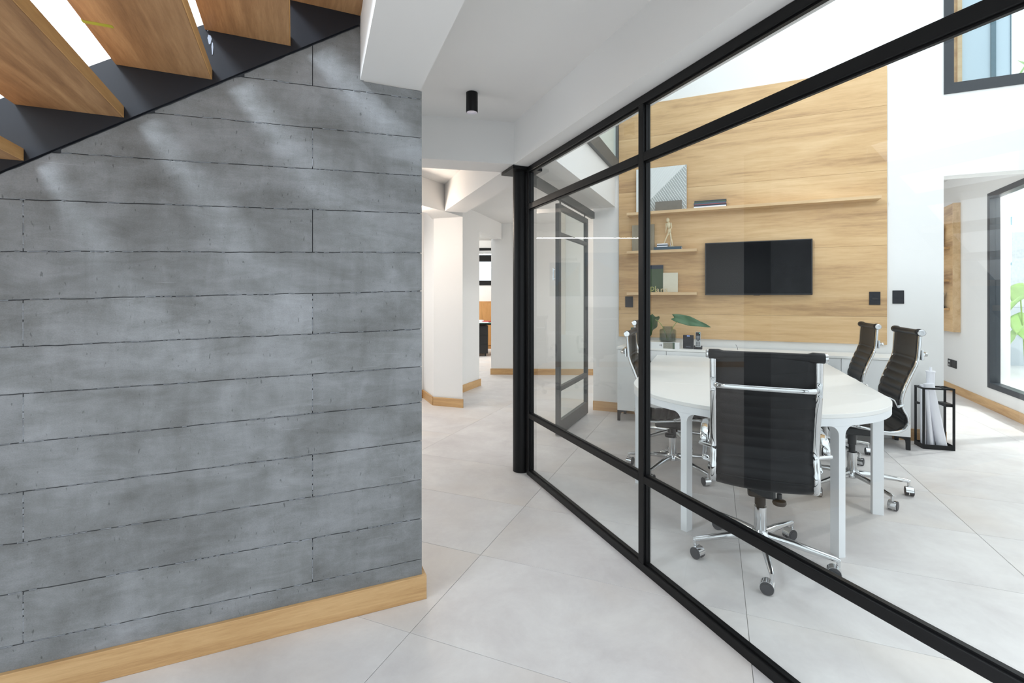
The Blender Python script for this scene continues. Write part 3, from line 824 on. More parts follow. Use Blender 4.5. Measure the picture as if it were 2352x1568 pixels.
# ================================================================== SIDEBOARD
SB0, SB1, SBT, SBZ = 1.43, 3.985, .40, .80
sb = onback('sideboard', 'long low white sideboard against the back wall under the oak panel', 'sideboard', SB0, 0)
Ls = SB1 - SB0
m = MB(); m.box((-.004, -SBT - .006, SBZ - .022), (Ls + .004, -.012, SBZ)); m.obj('top', 'table', sb, bevel=.002)
m = MB(); m.box((0, -SBT + .02, .115), (Ls, -.012, SBZ - .022)); m.obj('carcass', 'white', sb)
nd = 5
for k in range(nd):
    a = k * Ls / nd + .002; b = (k + 1) * Ls / nd - .002
    m = MB(); m.box((a, -SBT, .117), (b, -SBT + .019, SBZ - .024)); m.obj('door', 'white', sb, bevel=.0015)
for (x, sg) in ((0, 1), (Ls, -1)):
    for y in (-SBT + .01, -.06):
        m = MB(); P = [(x, .115), (x, 0), (x + sg * .028, 0), (x + sg * .028, .05), (x + sg * .032, .075), (x + sg * .045, .092), (x + sg * .07, .100), (x + sg * .09, .102), (x + sg * .09, .115)]
        m.extr(P, 'y', y, y + .03); m.obj('leg', 'black', sb)

# things on the sideboard
bx = onback('book_box', 'flat white box file with printed spine lying under the glass vase', 'box', 1.80, .31, SBZ)
m = MB(); m.box((-.27, -.085, 0), (.27, .11, .066)); m.obj('case', 'white', bx, bevel=.001)
m = MB(); m.box((.11, -.0856, .002), (.205, -.0848, .064)); m.obj('print', 'map_print', bx)
m = MB(); m.box((.205, -.0858, .0), (.225, -.085, .066)); m.obj('band', 'inkgreen', bx)
m = MB(); m.box((-.07, -.0858, .016), (-.053, -.085, .052)); m.obj('logo', 'inkgreen', bx)
m = MB(); rr = random.Random(2)
for k in range(13):
    x = -.18 + k * .0067; m.box((x, -.0857, .030), (x + .0042, -.085, .034 + rr.uniform(.002, .005)))
for k in range(6):
    m.box((-.044 + (k % 2) * .008, -.0857, .02 + k * .005), (-.038 + (k % 2) * .008, -.085, .023 + k * .005))
m.box((.075, -.0857, .03), (.083, -.085, .042)); m.box((.09, -.0857, .025), (.097, -.085, .046))
m.obj('lettering', 'ink', bx)['kind'] = 'stuff'
vs_ = onback('glass_vase', 'squat smoked ribbed glass jar with a narrow neck holding two cut leaves', 'vase', 1.945, .30, SBZ + .066)
prof = [(.001, .002), (.078, .002), (.084, .008), (.085, .02), (.085, .118), (.080, .132), (.06, .138), (.052, .142), (.050, .160), (.052, .163), (.047, .163), (.045, .142), (.055, .133), (.076, .127), (.0795, .115), (.0795, .02), (.074, .012), (.001, .010)]
m = MB(); nn = 48; vsx = []; 
for (r, z) in prof:
    for k in range(nn):
        t = 2 * pi * k / nn; q = r * (1 + (.018 * cos(12 * t) if .015 < z < .13 and r > .07 else 0)); vsx.append((q * cos(t), q * sin(t), z))
fs = [(i * nn + k, i * nn + (k + 1) % nn, (i + 1) * nn + (k + 1) % nn, (i + 1) * nn + k) for i in range(len(prof) - 1) for k in range(nn)]
m.add(vsx, fs); m.obj('jar', 'vase', vs_, smooth=True)
m = MB(); m.lathe([(.001, .011), (.072, .013), (.0785, .022), (.0785, .085), (.001, .085)], 32); m.obj('water', glassmat('water', (.80, .86, .80, 1), 1.33), vs_, smooth='auto')

def leafmesh(L, Wd, curl, pts_out, fold=.25, n=16, base_notch=.08):
    """a heart-shaped blade along +x, drooping; returns MB"""
    rows = []
    for i in range(n + 1):
        u = i / n
        w = Wd * (sin(pi * min(1, u * .96 + .04) ** .62)) ** .9 if u < 1 else 0.0
        x = L * (u - base_notch * (1 - u) ** 2 * 0)
        z = -curl * u * u
        row = []
        for k in range(-4, 5):
            c = k / 4
            notch = -base_notch * L * abs(c) ** 1.2 * (1 - u) ** 3
            row.append((x + notch, w * c, z + fold * abs(c) * w + .012 * sin(u * 14 + c * 2) * abs(c)))
        rows.append(row)
    m = MB(); m.grid(rows); return m
def leaf(name, mat, parent, base, yaw, pitch, roll, L, Wd, curl, label=None, thick=.0015):
    m = leafmesh(L, Wd, curl, None)
    o = m.obj(name, mat, parent, smooth=True, solid=thick)
    o.location = base; o.rotation_euler = (roll, pitch, yaw)
    return o
# right-hand leaf with its stem, left-hand leaf with its stem: cut stems standing in the jar
ct = onback('cut_leaf', 'large green heart-shaped leaf reaching right over the telephone', 'plant', 1.965, .30, SBZ + .066)
m = MB(); m.tube(bez((-.02, 0, .02), (.02, 0, .12), (.03, 0, .17), (.085, 0, .228), 10), .0032, 8); m.obj('stem', 'stem', ct)
leaf('leaf_blade', 'leaf', ct, (.045, 0, .258), 0.0, .24, 1.3, .37, .050, .025)
ct2 = onback('cut_leaf', 'dark green leaf drooping left of the jar, half hidden by the mullion', 'plant', 1.925, .30, SBZ + .066)
m = MB(); m.tube(bez((.02, 0, .02), (-.02, 0, .12), (-.03, 0, .2), (-.105, -.02, .232), 10), .0032, 8); m.obj('stem', 'stem', ct2)
leaf('leaf_blade', 'leafdark', ct2, (-.10, -.02, .262), pi * .95, 1.15, .5, .22, .09, .03)

rt = onback('network_box', 'small upright dark box with three blue lights on the sideboard', 'router', 2.15, .27, SBZ)
m = MB(); m.box((-.052, -.03, 0), (.052, .0, .142)); m.obj('housing', 'darkgrey', rt, bevel=.004)
m = MB()
for k in range(3): m.box((-.012 + k * .010, -.0315, .131), (-.006 + k * .010, -.0305, .136))
m.obj('indicator_light', 'blueled', rt)
m = MB(); rr = random.Random(4)
for k in range(8): m.box((-.022 + k * .0058, -.0308, .019), (-.018 + k * .0058, -.0302, .0225))
m.obj('lettering', 'paint', rt)['kind'] = 'stuff'
ph_ = onback('cordless_phone', 'silver and black cordless telephone standing in its cradle on the sideboard', 'telephone', 2.245, .27, SBZ)
m = MB(); m.box((-.040, -.045, 0), (.040, .02, .018)); m.box((-.040, -.03, .016), (-.029, .02, .035)); m.box((.029, -.03, .016), (.040, .02, .035)); m.obj('cradle', 'darkgrey', ph_, bevel=.004)
m = MB(); m.box((-.025, -.022, .019), (.025, .0, .178)); m.obj('handset', plain('silver_plastic', srgb(190, 194, 196), .35), ph_, bevel=.006)
m = MB(); m.box((-.021, -.0235, .098), (.021, -.0218, .174)); m.obj('display', 'darkgrey', ph_)
m = MB(); m.box((-.016, -.0245, .106), (.016, -.0234, .138)); m.obj('screen', plain('grey_lcd', srgb(110, 116, 122), .3), ph_)
m = MB()
for a in range(3):
    for b in range(4): m.box((-.018 + a * .0135, -.0235, .034 + b * .0115), (-.009 + a * .0135, -.0219, .041 + b * .0115))
m.box((-.009, -.0235, .082), (.009, -.0219, .094)); m.box((-.021, -.0235, .083), (-.013, -.0219, .088)); m.box((.013, -.0235, .083), (.021, -.0219, .088))
m.obj('keypad', 'ink', ph_)['kind'] = 'stuff'
m = MB(); m.box((.012, -.0245, .162), (.017, -.0234, .167)); m.obj('indicator_light', 'greenled', ph_)
m = MB(); m.box((-.06, -.05, 0), (.06, .05, .20))
tag(m.obj('green_box', 'inkgreen', loc=R(1.60, .16, SBZ), rotz=ROT_B, bevel=.002), 'dark green upright box on the left end of the sideboard behind the chairs', 'box')
m = MB(); m.tube(bez((0, 0, 0), (.0, -.01, .02), (-.012, 0, .04), (-.02, 0, .055), 8), .002, 6)
tag(m.obj('cable_end', 'plastic', loc=R(2.62, .22, SBZ), rotz=ROT_B), 'short black cable end sticking up from the sideboard', 'cable')

# ================================================================== SIDE WALL WITH SLIDING DOOR
SS = 1.065
sw = MB(); sw.box((SS + .11, -2.2, 2.39), (SS + .26, 0, ZT))
# soffit band and upper wall
struct(sw.obj('wall_side', 'wall', loc=R(0), rotz=ROT_B))
sf = MB(); sf.box((SS - .06, -2.2, 2.39), (SS + .11, 0, 2.7)); sf.obj('trim_1', 'ceiling', loc=R(0), rotz=ROT_B)
struct(bpy.data.objects['trim_1'])
# dark window rail high on the side wall
w2 = thing('window_3', '', '', R(0), ROT_B); del w2['label']; del w2['category']; struct(w2)
m = MB(); m.box((SS + .262, -2.1, 2.78), (SS + .30, -.01, 2.93)); m.box((SS + .262, -.06, 2.93), (SS + .30, -.01, 4.6)); m.obj('window_frame', 'greyframe', w2)
m = MB(); m.box((SS + .268, -2.1, 2.93), (SS + .275, -.06, 4.6)); m.obj('pane', plain('pale_green_glass', srgb(206, 222, 220), .2), w2)

door = thing('door_1', '', '', R(SS, 0), ROT_B); del door['label']; del door['category']; struct(door)
# header track
m = MB(); m.box((-.02, -2.14, 2.265), (.02, -.03, 2.345)); o = m.obj('track', 'greyframe', door)
for y in (-1.17, -.30):
    m = MB(); m.lathe([(.022, -.012), (.022, .012)], 16, (-.035, y, 2.30), 'x'); m.box((-.03, y - .015, 2.2), (-.022, y + .015, 2.3)); m.obj('roller', 'chrome', door)
# leaf stands in front of the track, local y from -1.256 to -.225
y0, y1 = -1.256, -.225
def fr(lo, hi, name='frame_member'): 
    m = MB(); m.box(lo, hi); return m.obj(name, 'greyframe', door, bevel=.0015)
xl, xh = -.045, -.005
fr((xl, y0, .012), (xh, y0 + .055, 2.235), 'stile'); fr((xl, y1 - .055, .012), (xh, y1, 2.235), 'stile')
fr((xl, y0 + .055, 2.18), (xh, y1 - .055, 2.235), 'rail'); fr((xl, y0 + .055, 1.925), (xh, y1 - .055, 1.965), 'rail')
fr((xl, y0 + .055, .43), (xh, y1 - .055, .475), 'rail'); fr((xl, y0 + .055, .012), (xh, y1 - .055, .145), 'rail')
for (a, b) in ((.145, .43), (.475, 1.925), (1.965, 2.18)):
    m = MB(); m.box((-.028, y0 + .055, a), (-.022, y1 - .055, b)); m.obj('pane', 'doorglass', door)
m = MB(); m.tube([(-.075, y0 + .03, 1.50), (-.075, y0 + .03, 1.62)], .006, 10); m.box((-.075, y0 + .026, 1.515), (-.04, y0 + .034, 1.52)); m.box((-.075, y0 + .026, 1.60), (-.04, y0 + .034, 1.605)); m.obj('door_handle', 'chrome', door)

# ================================================================== GLASS PARTITION AND COLUMN
ROT_P = atan2(-DP[1], -DP[0])      # local x towards the camera side, local y = away from corridor?
part = thing('glass_partition', 'floor-to-beam glass partition in thin black steel frames between corridor and meeting room', 'partition', (PP[0], PP[1], 0), atan2(DP[1], DP[0]))
# local x = DP (away), local y = +left normal = (-DP.y, DP.x) = NP-ish (towards corridor)
QF = 1.40; QN = -4.4; th = .022
def member(name, lo, hi):
    m = MB(); m.box(lo, hi); return m.obj(name, 'black', part, bevel=.0025)
member('sill_rail', (QN, -th, 0), (QF, th, .04)); member('head_rail', (QN, -th, 2.272), (QF, th, 2.314))
mull = [QF - .02, 0.0, -1.45, -2.9, -4.38]
for q in mull: member('mullion', (q - .02, -th, .04), (q + .02, th, 2.272))
for k in range(4):
    a, b = mull[k + 1] + .02, mull[k] - .02
    member('transom', (a, -th, 1.992), (b, th, 2.034)); member('mid_rail', (a, -th, .432), (b, th, .468))
    for (z0, z1) in ((.04, .432), (.468, 1.992), (2.034, 2.272)):
        m = MB(); m.box((a, -.012, z0), (b, -.004, z1)); m.obj('pane', 'glass', part)
        # glazing bead on the corridor side
    for (z0, z1) in ((.04, .432), (.468, 1.992), (2.034, 2.272)):
        m = MB(); w = .007
        for lo, hi in (((a, -.003, z0), (b, .010, z0 + w)), ((a, -.003, z1 - w), (b, .010, z1)), ((a, -.003, z0 + w), (a + w, .010, z1 - w)), ((b - w, -.003, z0 + w), (b, .010, z1 - w))):
            m.box(lo, hi)
        m.obj('glazing_bead', 'black', part)
# round column
col = thing('steel_column', 'round black steel column at the far end of the glass partition', 'column', (0.073, 3.765, 0), 0)
m = MB(); m.lathe([(.066, 0), (.066, 2.29)], 40); m.obj('shaft', 'black', col, smooth='auto')
m = MB(); m.box((-.12, -.12, 2.290), (.12, .12, 2.312)); o = m.obj('cap_plate', 'black', col); o.rotation_euler = (0, 0, .39)

# ================================================================== DOWNLIGHT
dl = thing('ceiling_spotlight', 'small black cylindrical spotlight fixed under the white ceiling', 'spotlight', (-.252, 3.067, 2.497))
m = MB(); m.lathe([(.036, 0), (.037, .002), (.037, .121), (.034, .123)], 32); m.v = [v for v in m.v]; m.obj('housing', 'black', dl, smooth='auto')
m = MB(); prof = [(.0335, -.0015), (.031, -.0005), (.02, -.003), (.006, -.0045)]
m.lathe(prof, 16); m.obj('reflector', plain('faceted_reflector', (.8, .78, .9, 1), .25, .9), dl)

# ================================================================== TABLE
TAx = (.371, .929); TNx = (.929, -.371)
C0 = (1.574, 3.228); RT = .745; TZ = .737
tb = thing('meeting_table', 'long white meeting table with a rounded end and flat slab legs', 'table', (C0[0], C0[1], 0), atan2(TNx[1], TNx[0]))
# local x = TNx, local y = TAx
N = 40
arc = [(RT * cos(pi + pi * k / N), RT * sin(pi + pi * k / N)) for k in range(N + 1)]
def slabpoly(poly, z0, z1, name, mat, bevel=.002):
    m = MB(); m.prism(poly, z0, z1); return m.obj(name, mat, tb, bevel=bevel)
slabpoly(arc, TZ - .022, TZ, 'rounded_top', 'table')
YL, YR = 1.715, 1.650
slabpoly([(-RT, .0015), (RT, .0015), (RT, YR), (-RT, YL)], TZ - .022, TZ, 'straight_top', 'table')
# apron band
def ring(a0, a1, r0, r1, z0, z1, n):
    m = MB(); vs = []; 
    for k in range(n + 1):
        t = a0 + (a1 - a0) * k / n
        for (r, z) in ((r0, z0), (r1, z0), (r1, z1), (r0, z1)): vs.append((r * cos(t), r * sin(t), z))
    fs = []
    for k in range(n):
        for q in range(4): fs.append((k * 4 + q, k * 4 + (q + 1) % 4, (k + 1) * 4 + (q + 1) % 4, (k + 1) * 4 + q))
    fs += [(0, 1, 2, 3), tuple(n * 4 + q for q in range(4))[::-1]]
    return m.add(vs, fs)
AZ = TZ - .062
ring(pi, 2 * pi, RT - .022, RT - .002, AZ, TZ - .0225, 40).obj('apron', 'tableedge', tb)
m = MB(); m.box((RT - .022, 0.002, AZ), (RT - .002, YR - .002, TZ - .0225)); m.box((-RT + .002, 0.002, AZ), (-RT + .022, YL - .002, TZ - .0225)); m.obj('apron', 'tableedge', tb)
# legs: flat slabs with coved shoulders, following the rim
def leg_radial(ang, straight=False):
    w = .019; Rf = .05; rr_ = RT - .003; dpt = .058
    prof = []
    for k in range(7):
        t = pi / 2 * k / 6; prof.append((-w - Rf + Rf * sin(t), AZ - Rf + Rf * cos(t)))
    L_ = [(-w - Rf, AZ + .001)] + prof + [(-w, 0)]
    P = L_ + [(-x, z) for (x, z) in L_[::-1]]
    m = MB(); m.extr(P, 'y', 0, dpt)
    # bend the shoulders round the rim
    nv = []
    for (x, y, z) in m.v:
        r = rr_ - y
        if straight: nv.append((r, x, z))
        else:
            t = x / rr_; nv.append((r * cos(t), r * sin(t), z))
    m.v = nv
    o = m.obj('leg', 'tableedge', tb, bevel=.002, loc=(0, 0, 0), rotz=ang); return o
base_rot = atan2(TNx[1], TNx[0])
for deg in (216.8, 279, 342, 156):
    a = radians(deg) - base_rot
    if deg == 156: a = pi; o = leg_radial(a, True); o.location = (0, .02, 0)
    else: leg_radial(a)
for (x, y, a) in ((0, 1.45, 0), (0, 1.5, pi)):
    o = leg_radial(a, True); o.location = (x, y, 0)

# ================================================================== CHAIRS
PROF = [(.232, .405), (.245, .428), (.225, .455), (.18, .463), (.08, .450), (-.04, .435), (-.13, .425), (-.19, .428), (-.232, .450), (-.250, .49), (-.245, .535), (-.222, .58), (-.215, .63), (-.230, .70), (-.262, .79), (-.290, .86), (-.302, .91), (-.306, .97), (-.310, 1.03), (-.312, 1.062)]
def make_chair(label, group, fab='fabric'):
    c = thing('office_chair', label, 'chair', (0, 0, 0), 0, group)
    P = catmull([(0, y, z) for (y, z) in PROF], .0055)
    # arc length
    S = [0]
    for i in range(1, len(P)): S.append(S[-1] + (P[i] - P[i - 1]).length)
    tot = S[-1]
    def sling(i0, i1, name):
        rows_f = []; rows_b = []
        for i in range(i0, i1):
            d = (P[min(i + 1, len(P) - 1)] - P[max(i - 1, 0)]).normalized(); nrm = Vector((0, d.z, -d.y))   # normal in yz
            if nrm.z < 0 and i < len(P) * .3: nrm = -nrm
            s = S[i]
            rib = abs(sin(pi * s / .055)) ** .45 * .012 if (tot - s > .16 and s > .03) else .007
            rf = []; rb_ = []
            for k in range(-5, 6):
                x = .203 * k / 5; sag = -.014 * (1 - (k / 5) ** 2)
                q = P[i] + Vector((x, 0, 0))
                rf.append(tuple(q + NRM(i) * (sag + rib))); rb_.append(tuple(q + NRM(i) * (sag - rib * .55)))
            rows_f.append(rf); rows_b.append(rb_)
        m = MB(); n = 11; R_ = len(rows_f)
        m.grid(rows_f); b = len(m.v); m.grid(rows_b)
        for i in range(R_ - 1):
            m.f.append((i * n, (i + 1) * n, b + (i + 1) * n, b + i * n)); m.f.append((i * n + n - 1, b + i * n + n - 1, b + (i + 1) * n + n - 1, (i + 1) * n + n - 1))
        for k in range(n - 1):
            m.f.append((k, b + k, b + k + 1, k + 1)); q = (R_ - 1) * n; m.f.append((q + k, q + k + 1, b + q + k + 1, b + q + k))
        return m.obj(name, fab, c, smooth=True)
    def NRM(i):
        d = (P[min(i + 1, len(P) - 1)] - P[max(i - 1, 0)]).normalized()
        return Vector((0, d.z, -d.y))      # towards the sitter: for the seat (d = -y) this is +z, for the back (d = +z) it is +y
    split = min(range(len(P)), key=lambda i: abs(P[i].y + .250) + abs(P[i].z - .49))
    sling(0, split + 1, 'seat'); sling(split, len(P), 'backrest')
    # rolled fabric ends
    m = MB(); y, z = PROF[-1]; m.lathe([(.013, -.236), (.023, -.234), (.024, -.19), (.018, -.17), (.018, .17), (.024, .19), (.023, .234), (.013, .236)], 18, (0, y, z + .004), 'x'); m.obj('head_roll', fab, c, smooth=True)
    m = MB(); y, z = PROF[0]; m.lathe([(.013, -.222), (.017, -.22), (.017, .22), (.013, .222)], 16, (0, y, z), 'x'); m.obj('front_roll', fab, c, smooth=True)
    for sx in (-1, 1):
        m = MB(); m.tube([p + Vector((sx * .215, 0, 0)) for p in P[:-1:4] + [P[-1]]], .0095, 12, r2=.0150, up=(1, 0, 0)); m.obj('side_frame', 'chrome', c, smooth=True)
        for (yy, zz, rr2) in ((PROF[-1][0], PROF[-1][1] + .004, .0215), (PROF[0][0], PROF[0][1], .016)):
            m = MB(); a = .236 if rr2 > .02 else .222
            m.lathe([(rr2, 0), (rr2, .007), (rr2 * .8, .011), (rr2 * .35, .011), (rr2 * .3, .008)], 18, (sx * a, yy, zz), 'x')
            if sx < 0: m.v = [(-(x + 2 * a) + a * 0 - 0 if False else (2 * -a - x), y, z) for (x, y, z) in m.v]
            m.obj('end_cap', 'chrome', c, smooth='auto')
        # arm: flat loop beside the frame
        ap = catmull([(sx * .262, y, z) for (y, z) in ((-.175, .605), (-.16, .640), (-.09, .668), (.02, .668), (.10, .655), (.15, .61), (.155, .555), (.12, .505), (.06, .475), (.03, .462))], .02)
        m = MB(); m.tube(ap, .0068, 10, r2=.019, up=(1, 0, 0)); m.obj('armrest', 'chrome', c, smooth=True)
        for pa_, pb_ in (((sx * .205, -.226, .600), (sx * .282, -.180, .604)), ((sx * .205, .03, .448), (sx * .275, .03, .462))):
            m = MB(); m.tube([pa_, pb_], .0085, 10); m.obj('arm_pin', 'chrome', c, smooth='auto')
    # cross bars
    bz = .925
    cb = catmull([(-.212, -.318, bz), (-.20, -.338, bz), (-.165, -.361, bz), (0, -.368, bz), (.165, -.361, bz), (.20, -.338, bz), (.212, -.318, bz)], .02)
    m = MB(); m.tube(cb, .008, 10, r2=.0125); m.obj('back_bar', 'chrome', c, smooth=True)
    for sx in (-1, 1):
        m = MB(); m.box((sx * .215 - .011, -.327, bz - .032), (sx * .215 + .011, -.315, bz + .032))
        pl_ = m.obj('bar_plate', 'chrome', c, bevel=.002)
        for dz in (-.024, .024):
            m = MB(); m.lathe([(.007, 0), (.005, -.004)], 10, (sx * .215, -.327, bz + dz), 'y'); m.obj('screw', 'chrome', pl_, smooth='auto')
    for yy in (.10, -.11):
        m = MB(); m.tube([(-.21, yy, .425), (-.06, yy, .395), (.06, yy, .395), (.21, yy, .425)], .010, 10); m.obj('seat_bar', 'chrome', c, smooth='auto')
    m = MB(); m.box((-.062, -.125, .345), (.062, .135, .402)); m.obj('mechanism', 'plastic', c, bevel=.012)
    m = MB(); m.tube([(.0, .03, .375), (.19, .04, .372), (.235, .045, .366)], .0055, 8); m.obj('lever', 'chrome', c)
    m = MB(); m.lathe([(.012, .345), (.012, .318), (.030, .312), (.033, .300), (.028, .290)], 16, (.085, -.02, 0)); m.obj('tension_knob', 'plastic', c, smooth='auto')
    m = MB(); m.lathe([(.020, .22), (.020, .27), (.026, .272), (.026, .352)], 18); m.obj('gas_lift', 'plastic', c, smooth='auto')
    m = MB(); m.lathe([(.022, .085), (.029, .095), (.029, .262), (.0, .262)], 24); m.lathe([(.036, .088), (.046, .096), (.046, .126), (.034, .142)], 24); m.obj('column', 'chrome', c, smooth='auto')
    for k in range(5):
        a = 2 * pi * k / 5 + OFF[0]; d = Vector((cos(a), sin(a), 0)); r = .335
        m = MB(); m.tube([d * .03 + Vector((0, 0, .118)), d * .15 + Vector((0, 0, .112)), d * (r - .01) + Vector((0, 0, .092)), d * (r + .008) + Vector((0, 0, .088))], [.019, .017, .0115, .009], 10, r2=[.022, .018, .012, .009])
        m.tube([d * r + Vector((0, 0, .096)), d * r + Vector((0, 0, .060))], .009, 10)
        b = m.obj('base_leg', 'chrome', c, smooth='auto')
        w = a + (1.3, 2.2, .6, 2.9, 1.7)[k]   # caster swivel
        ax = Vector((cos(w), sin(w), 0)); fw = Vector((-sin(w), cos(w), 0)); cc = d * r + fw * .018 + Vector((0, 0, .0295))
        m = MB()
        for sg in (-1, 1):
            m.tube([cc + ax * (sg * .006), cc + ax * (sg * .0235)], .0285, 20, up=(0, 0, 1))
            m.tube([cc + ax * (sg * .0235), cc + ax * (sg * .0255)], .022, 20)
        m.obj('caster_wheel', 'wheel', b, smooth='auto')
        m = MB(); n = 14; vs2 = []
        for i in range(n + 1):
            t = radians(-35 + 215 * i / n)
            for sg in (-1, 1):
                for rr3 in (.0295, .0315): vs2.append(cc + ax * (sg * .0215) + fw * (rr3 * -cos(t)) + Vector((0, 0, rr3 * sin(t))))
        f2 = []
        for i in range(n):
            o0 = i * 4; o1 = o0 + 4
            f2 += [(o0 + 1, o0 + 3, o1 + 3, o1 + 1), (o0, o1, o1 + 2, o0 + 2), (o0, o0 + 1, o1 + 1, o1), (o0 + 2, o1 + 2, o1 + 3, o0 + 3)]
        f2 += [(0, 2, 3, 1), tuple(n * 4 + q for q in (0, 1, 3, 2))]
        m.add([tuple(p) for p in vs2], f2); m.obj('caster_hood', 'chrome', b, smooth='auto')
    return c
OFF = [radians(18)]
GC = 'black ribbed office chairs around the meeting table'
ch0 = make_chair('black ribbed chrome-framed chair seen from behind at the rounded table end', GC)
def place(ch, x, y, face_deg, dz=0.0, base_deg=0.0):
    """face_deg: compass of facing direction measured from +X; dz raises the seat on its gas lift"""
    ch.location = (x, y, 0); ch.rotation_euler = (0, 0, radians(face_deg - 90))
    for p in ch.children:
        nm = p.name.split('.')[0]
        if nm in ('base_leg', 'column'):
            p.rotation_euler = (0, 0, radians(base_deg))
            if nm == 'base_leg': pass
        elif dz: p.location = (0, 0, dz)
def another(label, *a):
    c = copy_tree(ch0); c['label'] = label; place(c, *a); return c
tax = math.degrees(atan2(.929, .371))      # table axis direction
chairs = [('black ribbed office chair nearest on the right-hand side of the table', 2.36, 3.385, 180 - 21.8, .045, 43),
          ('black ribbed office chair farther along the right-hand side of the table', 2.70, 4.20, 180 - 21.8, .035, 50),
          ('black ribbed office chair nearest on the left-hand side of the table, behind the black mullion', 1.233, 3.743, -21.8, -.005, 30),
          ('black ribbed office chair farther along the left-hand side, half hidden by the mullion', 1.47, 4.46, -21.8, .04, 10)]
for a in chairs: another(*a)
place(ch0, 1.275, 2.505, 66, 0.0, 41)

# ================================================================== ROLL RACK
rk = thing('roll_rack', 'black metal frame rack with a solid base holding white paper rolls', 'rack', (3.625, 4.30, 0), atan2(-.274, .962))
RWd, RD, RH = .235, .15, .538
m = MB(); m.box((0, 0, 0), (RWd, RD, .004)); w = .004
for lo, hi in (((0, 0, 0), (RWd, w, .04)), ((0, RD - w, 0), (RWd, RD, .04)), ((0, 0, 0), (w, RD, .04)), ((RWd - w, 0, 0), (RWd, RD, .04))): m.box(lo, hi)
m.obj('base_tray', 'black', rk)
for (x, y) in ((0, 0), (RWd - .014, 0), (0, RD - .014), (RWd - .014, RD - .014)):
    m = MB(); m.box((x, y, .03), (x + .014, y + .014, RH)); m.obj('post', 'black', rk)
m = MB()
for lo, hi in (((0, 0, RH - .014), (RWd, .014, RH)), ((0, RD - .014, RH - .014), (RWd, RD, RH)), ((0, 0, RH - .014), (.014, RD, RH)), ((RWd - .014, 0, RH - .014), (RWd, RD, RH)), ((RWd - .055, 0, RH - .012), (RWd - .045, RD, RH - .002))): m.box(lo, hi)
m.obj('top_frame', 'black', rk)
m = MB(); m.box((RWd - .06, .02, .375), (RWd, RD, .40)); m.box((0, RD - .05, .375), (.022, RD, .392)); m.obj('side_shelf', 'black', rk)
def roll(label, p, q, r):
    m = MB(); m.tube([p, q], r, 24); o = m.obj('paper_roll', 'paper', smooth='auto')
    return tag(o, label, 'paper roll', 'paper rolls in the black rack')
def rkp(x, y, z): 
    a = atan2(-.274, .962); return (3.625 + x * cos(a) - y * sin(a), 4.30 + x * sin(a) + y * cos(a), z)
roll('thick white paper roll leaning to the left in the black rack', rkp(.168, .060, .012), rkp(.078, .085, .565), .038)
roll('thin upright white paper roll in the left corner of the black rack', rkp(.045, .10, .008), rkp(.04, .105, .55), .020)
roll('thin white paper roll between the corner roll and the thick leaning one', rkp(.085, .045, .008), rkp(.055, .06, .50), .014)
rb0 = thing('paper_roll', 'fat white paper tube with a plug on top, tallest in the black rack', 'paper roll', rkp(.108, .115, 0.008), 0, 'paper rolls in the black rack')
m = MB(); m.lathe([(.031, 0), (.031, .655)], 24); m.obj('tube', 'paper', rb0, smooth='auto')
m = MB(); m.lathe([(.036, .655), (.036, .666), (.010, .668), (.010, .70)], 24); m.obj('plug', 'paper', rb0, smooth='auto')

# ================================================================== ROOM BEYOND THE OPENING
q0 = (7.45, 9.40); q1 = (3.78, 1.79)
qd = Vector((q1[0] - q0[0], q1[1] - q0[1])).normalized(); 
def Q(l, t=0): return (7.45 + qd.x * l + qd.y * t, 9.40 + qd.y * l - qd.x * t)   # t into the room
Lw0 = 0; 
def qproj(y): return (9.40 - y) / -qd.y
lwin = qproj(5.9); 
wr = MB(); Lq = (Vector(q1) - Vector(q0)).length
RQ = atan2(qd.y, qd.x)
wr.box((0, 0, 0), (lwin, .2, 3.04)); wr.box((lwin, 0, 0), (lwin + 2.6, .2, .25)); wr.box((lwin, 0, 2.59), (lwin + 2.6, .2, 3.04)); wr.box((lwin + 2.6, 0, 0), (Lq, .2, 3.04))
wright = struct(wr.obj('wall_right', 'wall', loc=(q0[0], q0[1], 0), rotz=RQ))
# the room lies to the right of the direction q0->q1 (towards -x)
m = MB(); m.box((0, -.016, 0), (Lq, 0, .11)); struct(m.obj('baseboard_right', 'skirt', loc=(q0[0], q0[1], 0), rotz=RQ, bevel=.0015))
# ceiling of that room and its far end
m = MB(); m.prism([tuple(R(WE + .05, -.181)[:2]), tuple(R(8.0, -.181)[:2]), Q(0.2)[:2], tuple(R(WE + .05, -4.6)[:2])], 3.04, 3.05); struct(m.obj('ceiling_lobby', 'ceiling'))
struct(wallbox('wall_lobby', tuple(R(3.9, -4.2)[:2]), (7.6, 9.55), .15, 0, 3.04, side=1))
win = thing('window_2', '', '', (q0[0], q0[1], 0), RQ); del win['label']; del win['category']; struct(win)
a, b = lwin, lwin + 2.6
for nm, lo, hi in (('window_frame', (a, -.01, .25), (a + .065, .09, 2.59)), ('window_frame', (b - .065, -.01, .25), (b, .09, 2.59)), ('window_frame', (a + .065, -.01, .25), (b - .065, .09, .315)), ('window_frame', (a + .065, -.01, 2.525), (b - .065, .09, 2.59)), ('mullion', (a + 1.27, 0, .315), (a + 1.33, .08, 2.525))):
    m = MB(); m.box(lo, hi); m.obj(nm, plain('slate_frame', srgb(40, 46, 52), .4) if 'slate_frame' not in bpy.data.materials else bpy.data.materials['slate_frame'], win, bevel=.003)
m = MB(); m.box((a + .065, .04, .315), (a + 1.27, .048, 2.525)); m.obj('pane', 'winglass', win)
m = MB(); m.box((a + 1.33, .04, .315), (b - .065, .048, 2.525)); m.obj('pane', 'winglass', win)
